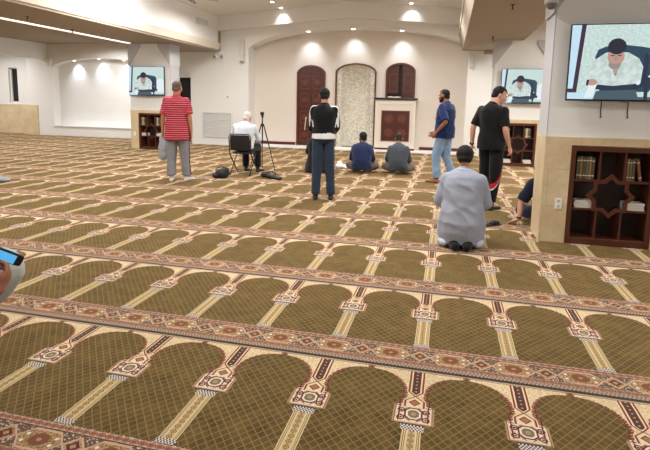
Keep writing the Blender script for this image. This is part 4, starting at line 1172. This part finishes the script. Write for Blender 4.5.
# 1 man in the striped shirt, far left
p = person('man in a red striped polo shirt and grey trousers standing with back turned at left', (-4.74, 8.12, 0), 0.36)
J, s = J_stand(1.80, wrR=(.245,-.01,.86), elR=(.225,-.05,1.13), wrL=(-.25,.02,.86), elL=(-.225,-.05,1.12), anR=(.15,.03,.085), toeR=(.22,.18,.03), knR=(.12,.02,.50), hnL=(1,0,0), head=(.015,.01,1.625))
Mh = rotM(-0.45, 0.12)
body(J, Mh, SKIN, p, s, 0.9, 0.35, girth=1.06)
face_bits(p, J['head'], Mh, s, HGREY); hair_mesh(J['head'], Mh, s, 'crop', HGREY, p)
hz_ = 0.775*s
shirt(J, None, p, s, 'polo_shirt', 0.42, -0.50, 0.026, 1.08, 0.02, 0.012, True, lambda c, n: 1 if (c.z > 1.475*s and abs(c.x) < 0.1) or (abs(c.x) > 0.19 and c.z < 1.225*s and c.z > 1.15) else 0, [POLO, REDC], (0.070, 0.066, 0.06), seed=4)
trousers(J, None, p, s, 0.96, 0.016, 0.010, 1.03, lambda c, n: 1 if n.x > 0.25 and c.x > 0.1 and abs(c.y - (0.0 if c.z > 0.5 else 0.012)) < 0.026 and c.z < 0.98 else 0, [GREYP, NAVYS], legr=(0.105, 0.092, 0.080, 0.082), seed=8)
for S in 'LR': shoe(J, S, SHW, p, s)
bm = B(); 
for c, r in (((0,0,0.22),(0.05,0.13,0.22)), ((0,0.02,0.38),(0.035,0.09,0.14)), ((0,0,0.1),(0.055,0.14,0.09))): ell(bm, c, *r)
o = obj('cloth_bag', organic(bm, 0.01, 5, 0.5, disp=0.014, dscale=9, seed=6), mats_cloth('light_grey_bag', rgb(166, 172, 180)), smooth=True); o.location = (-5.10, 8.22, 0.34); o.rotation_euler = (0, 0, 1.0)
tag(o, 'light grey cloth bag hanging from the hand of the man in the striped shirt', 'bag')

# 2 old man on the folding chair
p = person('white haired old man in a pale shirt sitting on a folding chair', (-3.97, 9.38, 0), 0.05)
J = dict(pelvis=(0,-.06,.56), waist=(0,-.09,.70), chest=(.01,-.03,.88), neck=(.02,.05,1.015), head=(.03,.12,1.13), shL=(-.19,0.0,.95), shR=(.205,0.0,.95), elL=(-.25,.08,.70), elR=(.265,.10,.70), wrL=(-.12,.28,.62), wrR=(.18,.34,.64),
         hipL=(-.09,-.04,.54), hipR=(.09,-.04,.54), knL=(-.12,.40,.52), knR=(.14,.40,.52), anL=(-.10,.36,.09), anR=(.15,.40,.09), toeL=(-.11,.51,.03), toeR=(.20,.54,.03), hnL=(0,0,-1), hnR=(0,0,-1), hsL=-1, hsR=1)
J = {k: (v if k[:2] == 'hs' else V(v)) for k, v in J.items()}
Mh = rotM(-0.30, 0.40); body(J, Mh, SKIN2, p, 0.97); face_bits(p, J['head'], Mh, 0.97, HWHT); hair_mesh(J['head'], Mh, 0.97, 'short', HWHT, p)
shirt(J, SHIRTW, p, 0.97, 'shirt', 0.95, -0.05, 0.026, 1.12, 0.02, 0.014, True, seed=11); trousers(J, BLKC, p, 0.97, 0.95, seed=12)
for S in 'LR': shoe(J, S, SHB, p, 0.97)

# 3 man in the black jacket
p = person('man in a black jacket with white sleeve stripes and dark jeans standing mid hall', (-1.80, 7.26, 0), 0.20)
J, s = J_stand(1.69, elL=(-.20,.03,1.13), elR=(.195,.03,1.14), wrL=(-.15,.24,1.04), wrR=(.14,.25,1.04), hnL=(1,.2,0), hnR=(-1,.2,0), head=(0,.03,1.615), anR=(.125,.0,.085))
Mh = rotM(0.0, 0.30); body(J, Mh, SKIN, p, s, 0.9, 0.9, girth=0.9); face_bits(p, J['head'], Mh, s, HBLK); hair_mesh(J['head'], Mh, s, 'short', HBLK, p)
shirt(J, None, p, s, 'jacket', 0.97, 0.21, 0.022, 1.02, 0.0, 0.012, True, lambda c, n: 1 if abs(c.x) > 0.085 and c.z > 1.10 and abs(c.y + 0.035) < 0.014 and (n.x*math.copysign(1, c.x) > 0.25 or n.z > 0.35) else 0, [BLKC, WHTC], (0.062, 0.056, 0.046), seed=15)
bm = B(); loft(bm, [(c, r, f, (rx+0.024)*s*1.05, (ry+0.024)*s*1.05) for c, r, f, rx, ry in torso_secs(J, [(0.02, .152, .116), (0.10, .152, .112), (0.26, .140, .102)])], 28)
obj('undershirt', organic(bm, 0.01, 2, disp=0.004, seed=2), WHTC, p, smooth=True)
trousers(J, JEAN, p, s, 0.97, 0.004, 0.010, 0.92, seed=18, top=0.02, legr=(0.092, 0.080, 0.070, 0.068))
for S in 'LR': shoe(J, S, SHB, p, s)
bm = B(); bx(bm, -0.005, 0.005, -0.05, 0.05, -0.09, 0.09); o = obj('paper_sheet', bm, PAGE); o.location = (-2.12, 7.36, 1.14); o.rotation_euler = (0.2, 0.1, 0.3); tag(o, 'white folded paper in the left hand of the man in the black jacket', 'paper')

# kneeling / cross legged figures
def J_cross(s=1.0, lean=0.0):
    J = dict(pelvis=(0,0,.14), waist=(0,-.02,.28), chest=(0,.02,.47), neck=(0,.075,.615), head=(0,.125,.745), shL=(-.165,.035,.54), shR=(.165,.035,.54), elL=(-.225,.10,.30), elR=(.225,.10,.30), wrL=(-.17,.31,.22), wrR=(.17,.31,.22),
         hipL=(-.10,.02,.13), hipR=(.10,.02,.13), knL=(-.275,.29,.13), knR=(.275,.29,.13), anL=(.06,.40,.07), anR=(-.06,.34,.10), toeL=(.19,.38,.05), toeR=(-.19,.32,.06), hnL=(0,0,-1), hnR=(0,0,-1), hsL=-1, hsR=1)
    return {k: (v if k[:2] == 'hs' else V(v)*s) for k, v in J.items()}
def J_kneel(s=1.0):
    J = dict(pelvis=(0,-.02,.27), waist=(0,-.03,.42), chest=(0,.02,.62), neck=(0,.075,.785), head=(0,.13,.915), shL=(-.165,.035,.70), shR=(.165,.035,.70), elL=(-.225,.07,.46), elR=(.225,.07,.46), wrL=(-.16,.31,.36), wrR=(.16,.31,.36),
         hipL=(-.10,.0,.25), hipR=(.10,.0,.25), knL=(-.15,.42,.10), knR=(.15,.42,.10), anL=(-.08,-.06,.07), anR=(.08,-.06,.07), toeL=(-.055,-.21,.045), toeR=(.055,-.21,.045), hnL=(0,0,-1), hnR=(0,0,-1), hsL=-1, hsR=1)
    return {k: (v if k[:2] == 'hs' else V(v)*s) for k, v in J.items()}
# 4 person in black beyond the man in the jacket
p = person('person in a loose black robe sitting on the carpet beyond the black jacket man', (-2.66, 10.15, 0), 0.05)
J = J_kneel(0.93); Mh = rotM(0, 0.3); body(J, Mh, SKIN, p, 0.93); face_bits(p, J['head'], Mh, 0.93, HBLK); hair_mesh(J['head'], Mh, 0.93, 'full', HBLK, p)
def robe(J, mat, p, s, skirt, seed=1, infl=0.03, disp=0.014, girth=1.12, slr=(0.062, 0.060, 0.050)):
    bm = B()
    loft(bm, [(c, r, f, (rx+infl)*s*girth, (ry+infl)*s*girth) for c, r, f, rx, ry in torso_secs(J, [(0.0, .165, .125)] + BP[1:-1] + [(1.0, .070, .068)])], 28)
    for S in 'LR':
        sh, el_, wr = V(J['sh'+S]), V(J['el'+S]), V(J['wr'+S]); inn = sh.lerp(V(J['neck']), 0.45)
        capsule(bm, inn - V((0,0,0.045*s)), sh, 0.062*s, slr[0]*s); chain(bm, [sh, sh.lerp(el_, .5), el_], [slr[0]*s, (slr[0]+slr[1])/2*s, slr[1]*s]); tube(bm, [el_, el_.lerp(wr, .93)], [slr[1]*s, slr[2]*s], 18)
    d = (V(J['head']) - V(J['neck'])).normalized(); tube(bm, [V(J['neck']) - d*0.03, V(J['neck']) + d*0.025], [0.078*s, 0.064*s], 22)
    loft(bm, [((cx*s, cy*s, cz*s), (1,0,0), (0,1,0), rx*s, ry*s) for cx, cy, cz, rx, ry in skirt], 32, pw=0.85)
    return obj('robe', organic(bm, 0.010, 4, 0.5, disp=disp, dscale=6.5, seed=seed), mat, p, smooth=True)
SK = [(0, .12, .012, .285, .40), (0, .12, .07, .29, .40), (0, .10, .16, .275, .36), (0, .05, .28, .235, .25), (0, -.01, .42, .19, .16), (0, .0, .54, .165, .125)]
robe(J, BLKC, p, 0.93, SK, 3)
# 5, 6 the two men sitting by the front wall
for (x, y, mt, lbl, hr_, sd) in ((-1.74, 10.42, NAVYSW, 'man in a navy sweater sitting cross legged facing the mosaic niche', 0.55, 21), (-0.99, 10.52, GRSW, 'man in a charcoal grey sweater sitting cross legged facing the pulpit', 0.0, 22)):
    p = person(lbl, (x, y, 0), 0.12 if mt is NAVYSW else 0.04)
    J = J_cross(1.0)
    if hr_: Mh = rotM(0.55, 0.1)
    else: Mh = rotM(0.0, 0.5); J['head'] = V((0.0, .15, .735))
    body(J, Mh, SKIN3 if hr_ else SKIN, p, 1.0); face_bits(p, J['head'], Mh, 1.0, HBLK); hair_mesh(J['head'], Mh, 1.0, 'short', HBLK if hr_ else HDRK, p, beard=bool(hr_))
    shirt(J, mt, p, 1.0, 'sweater', 0.97, -0.04, 0.030, 1.12, 0.02, 0.012, True, sl_r=(0.062, 0.060, 0.050), seed=sd)
    trousers(J, KHAKI, p, 1.0, 0.97, 0.012, 0.008, 1.0, seed=sd+5, top=0.05, legr=(0.10, 0.088, 0.074, 0.06))

# 7 man in the navy tee walking
p = person('bearded man in a navy shirt and light blue jeans walking to the left', (-0.06, 9.62, 0), 1.05)
J, s = J_stand(1.77, elL=(-.225,-.14,1.14), wrL=(-.21,.05,.94), elR=(.20,.12,1.14), wrR=(.20,.33,.93), knL=(-.09,.10,.51), anL=(-.09,.06,.09), toeL=(-.10,.24,.04), knR=(.09,.0,.50), anR=(.09,-.17,.13), toeR=(.10,-.02,.03), head=(0,.045,1.615), hnL=(1,0,0), hnR=(-1,0,0))
Mh = rotM(0.15, 0.12); body(J, Mh, SKIN3, p, s, 0.5, 0.6); face_bits(p, J['head'], Mh, s, HBLK); hair_mesh(J['head'], Mh, s, 'crop', HBLK, p, beard=True)
shirt(J, NAVYT, p, s, 'shirt', 0.44, -0.22, 0.024, 1.10, 0.02, 0.014, True, sl_r=(0.066, 0.066, 0.06), seed=31)
trousers(J, LJEAN, p, s, 0.97, 0.010, 0.012, 1.0, seed=33)
for S in 'LR': shoe(J, S, simple('tan_foot', rgb(150, 112, 92), 0.6), p, s, low=True)

# 8 man in black tee
p = person('man in a black t-shirt and red striped black track trousers looking down to the right', (0.60, 7.36, 0), -0.55)
J, s = J_stand(1.76, neck=(0,.0,1.465), head=(.035,.085,1.600), shL=(-.165,-.02,1.395), shR=(.165,-.02,1.395), elL=(-.24,-.10,1.14), wrL=(-.28,-.03,.90), elR=(.22,-.06,1.14), wrR=(.24,.05,.90), knL=(-.09,.05,.50), anL=(-.07,-.05,.09), toeL=(-.05,.11,.03), knR=(.09,.0,.50), anR=(.06,-.02,.09), toeR=(.08,.15,.03), hnL=(1,.2,0), hnR=(-1,.2,0))
Mh = rotM(-0.95, 0.42); body(J, Mh, SKIN2, p, s, 0.7, 0.5); face_bits(p, J['head'], Mh, s, HBLK); hair_mesh(J['head'], Mh, s, 'short', HBLK, p)
shirt(J, BLKC, p, s, 't_shirt', 0.42, -0.20, 0.022, 1.05, 0.0, 0.012, True, sl_r=(0.060, 0.062, 0.058), seed=41)
def redf(c, n):
    q = c.y - (-0.080 + 0.46*(c.z - 0.34))
    if c.z > 0.26 and c.z < 0.72 and n.x > -0.15 and c.x > 0.03: 
        if abs(q) < 0.018: return 1
        if abs(q - 0.022) < 0.006: return 2
    return 0
trousers(J, None, p, s, 0.93, 0.012, 0.010, 1.0, redf, [BLKC, REDS, WHTC], seed=43, legr=(0.092, 0.082, 0.070, 0.060))
for S in 'LR': shoe(J, S, SHB, p, s)
for S, nmx in (('L', 'black watch strap'),):
    bm = B(); w_ = V(J['wr'+S]); d_ = (w_ - V(J['el'+S])).normalized(); tube(bm, [w_ - d_*0.035, w_ - d_*0.008], 0.031, 16); ell(bm, w_ - d_*0.02 + V((-0.03,0,0)), 0.008, 0.018, 0.018, seg=10)
    o = obj('wristwatch', bm, M['black'], p, smooth=True)

# 9 kneeling man in the pale robe
p = person('man in a pale grey robe kneeling with his back to the camera', (0.185, 5.28, 0), 0.0)
J = J_kneel(1.0); Mh = rotM(0.0, 0.35)
body(J, Mh, SKIN, p, 1.0); face_bits(p, J['head'], Mh, 1.0, HBLK); hair_mesh(J['head'], Mh, 1.0, 'full', HBLK, p)
SK9 = [(0, .16, .05, .225, .34), (0, .15, .09, .240, .33), (0, .12, .16, .245, .325), (0, .05, .27, .236, .262), (0, .01, .38, .215, .190), (0, .0, .48, .190, .150), (0, .01, .58, .172, .125)]
robe(J, THOBE, p, 1.0, SK9, 7, 0.024, 0.015, 1.08, (0.062, 0.066, 0.054))
for S in 'LR':
    an, to = V(J['an'+S]), V(J['toe'+S]); bm = B(); chain(bm, [an + V((0,.05,.02)), an, an.lerp(to, .5), to], [0.056, 0.054, 0.058, 0.042]); obj('sock', organic(bm, 0.007, 3), BLKC, p, smooth=True)
bm = B(); 
for sx in (-1, 1):
    ell(bm, (0.17*sx, 0.0, 0.05), 0.06, 0.14, 0.05); ell(bm, (0.15*sx, 0.2, 0.05), 0.09, 0.2, 0.05)
obj('trousers', organic(bm, 0.009, 3, disp=0.01, dscale=9), mats_cloth('pale_trousers', rgb(186, 196, 214)), p, smooth=True)

# 10 person behind the near pillar
p = person('person in a navy t-shirt sitting behind the nearest pillar with one arm on the carpet', (1.27, 6.50, 0), 0.0)
J = J_cross(1.0); J['elL'] = V((-.345, -.02, .29)); J['wrL'] = V((-.36, -.03, .075)); J['hdL'] = V((-.55, .2, -.28)); J['hnL'] = V((0, -.2, -1)); J['shL'] = V((-.215, .0, .53))
Mh = rotM(0.0, 0.2); body(J, Mh, SKIN2, p, 1.0, curlL=0.12); face_bits(p, J['head'], Mh, 1.0, HBLK); hair_mesh(J['head'], Mh, 1.0, 'short', HBLK, p)
shirt(J, NAVYD, p, 1.0, 't_shirt', 0.46, -0.04, 0.026, 1.08, 0.0, 0.010, True, sl_r=(0.070, 0.070, 0.06), seed=51)
trousers(J, NAVYD, p, 1.0, 0.97, 0.012, 0.008, seed=52, top=0.05)
bm = B(); w_ = V(J['wrL']); tube(bm, [w_ + V((0.0,0,0.012)), w_ + V((0,0,0.032))], 0.031, 14); obj('wristwatch', bm, M['black'], p, smooth=True)

# 11 person at the left edge with a phone
p = person('person in pale grey clothes at the left edge holding a phone over one knee', (-2.45, 1.57, 0), -0.26)
J = dict(pelvis=(0,-.04,.56), waist=(0,-.07,.71), chest=(0,-.03,.91), neck=(.03,.03,1.07), head=(.04,.09,1.20), shL=(-.15,0,1.0), shR=(.22,.03,.985), elL=(-.26,.06,.74), elR=(.43,.06,.76), wrL=(-.12,.26,.70), wrR=(.655,.20,.66),
         hipL=(-.09,-.02,.54), hipR=(.09,-.02,.54), knL=(-.14,.42,.54), knR=(.140,.473,.57), anL=(-.16,.36,.09), anR=(-.02,.20,.09), toeL=(-.18,.52,.03), toeR=(-.03,.36,.03), hnL=(0,0,-1), hnR=(-.75,-.1,.5), hdR=(-.25,.70,.65), hsL=-1, hsR=1)
J = {k: (v if k[:2] == 'hs' else V(v)) for k, v in J.items()}
Mh = rotM(-0.3, 0.6); body(J, Mh, SKIN3, p, 1.0, 0.5, 1.0, voxel=0.006); face_bits(p, J['head'], Mh, 1.0, HBLK); hair_mesh(J['head'], Mh, 1.0, 'short', HBLK, p)
shirt(J, PALEG, p, 1.0, 'shirt', 0.85, -0.05, 0.026, 1.10, 0.0, 0.012, True, seed=61); trousers(J, PALEG, p, 1.0, 0.9, 0.02, 0.012, 1.0, seed=62, legr=(0.115, 0.118, 0.09, 0.08))
for S in 'LR': shoe(J, S, SHB, p, 1.0)
PHX = V((-1.83, 1.694, 0.776))
t = thing('phone', 'black phone with a glowing blue screen in the hand at the left edge', 'phone', PHX)
t.rotation_euler = Matrix(((-0.6746, 0.691, 0.2597), (0.2271, 0.5291, -0.8176), (-0.7024, -0.4926, -0.5138))).to_euler()
bm = B(); loft(bm, [((0,0,-0.0045),(1,0,0),(0,1,0),0.036,0.074), ((0,0,-0.003),(1,0,0),(0,1,0),0.039,0.078), ((0,0,0.003),(1,0,0),(0,1,0),0.039,0.078), ((0,0,0.0045),(1,0,0),(0,1,0),0.0365,0.0755)], 32, pw=0.32); obj('casing', bm, M['black'], t)
bm = B(); bx(bm, -0.031, 0.031, -0.062, 0.050, 0.0045, 0.005); obj('screen', bm, emat('phone_blue', rgb(84, 176, 232), 1.0), t)
# ------------------------------------------------------------------ general light and camera
W = bpy.data.worlds.new('world'); SC.world = W; W.use_nodes = True
W.node_tree.nodes['Background'].inputs[0].default_value = (0.9, 0.93, 1.0, 1); W.node_tree.nodes['Background'].inputs[1].default_value = 0.0
WARM = (1.0, 0.975, 0.94)
for y in (1.0, 5.0, 9.0, 12.6):  # bare panels under the ceilings for general light, fixtures not built
    for x in (-5.6, -0.9): area(x, y, 4.05, 1.2, 1.2, 30 if y < 3 else 124, WARM)
for y in (4.0, 8.0, 12.0, 15.0):
    area(-11.8, y, 3.45, 1.2, 1.2, 95, WARM); area(-17.0, y, 3.45, 1.2, 1.2, 80, WARM)
for y in (2.0, 6.0, 10.5, 14.0): area(3.6, y, 3.70, 1.2, 1.2, 90 if y < 9 else 170, WARM)  # unseen right aisle panels, far ones stronger to brighten the wall there
# wash on the upper bulkhead wall at left
area(-6.3, 9.6, 4.0, 3.4, 0.3, 150, (1, .98, .95), 0.0, math.radians(62))
area(-2.6, -3.2, 2.6, 4.0, 1.6, 60, (1, .985, .96), math.radians(80), 0.0)  # unseen upright fill panel near the back wall, facing the hall

R_ = V((0.0,0.0,0.0))
f, pitch, roll, yaw, H = 499.445, .1324, .0201, -.2393, 1.45
cy, sy, cp, sp_ = math.cos(yaw), math.sin(yaw), math.cos(pitch), math.sin(pitch)
Fv = V((sy*cp, cy*cp, -sp_)); R0 = V((cy, -sy, 0)); U0 = R0.cross(Fv)
Rv = R0*math.cos(roll) + U0*math.sin(roll); Uv = -R0*math.sin(roll) + U0*math.cos(roll)
cam = bpy.data.cameras.new('camera'); co = bpy.data.objects.new('camera', cam); COL.objects.link(co)
mw = Matrix((Rv, Uv, -Fv)).transposed().to_4x4(); mw.translation = V((0, 0, H)); co.matrix_world = mw
cam.sensor_fit = 'HORIZONTAL'; cam.sensor_width = 36.0; cam.lens = 36.0*f/650.0; cam.shift_x = 0.0; cam.shift_y = -(225-170)/650.0
cam.clip_start = 0.05; cam.clip_end = 100
SC.camera = co
SC.view_settings.view_transform = 'Standard'; SC.view_settings.look = 'None'; SC.view_settings.gamma = 1.0; SC.view_settings.exposure = 0.0; SC.view_settings.use_curve_mapping = False
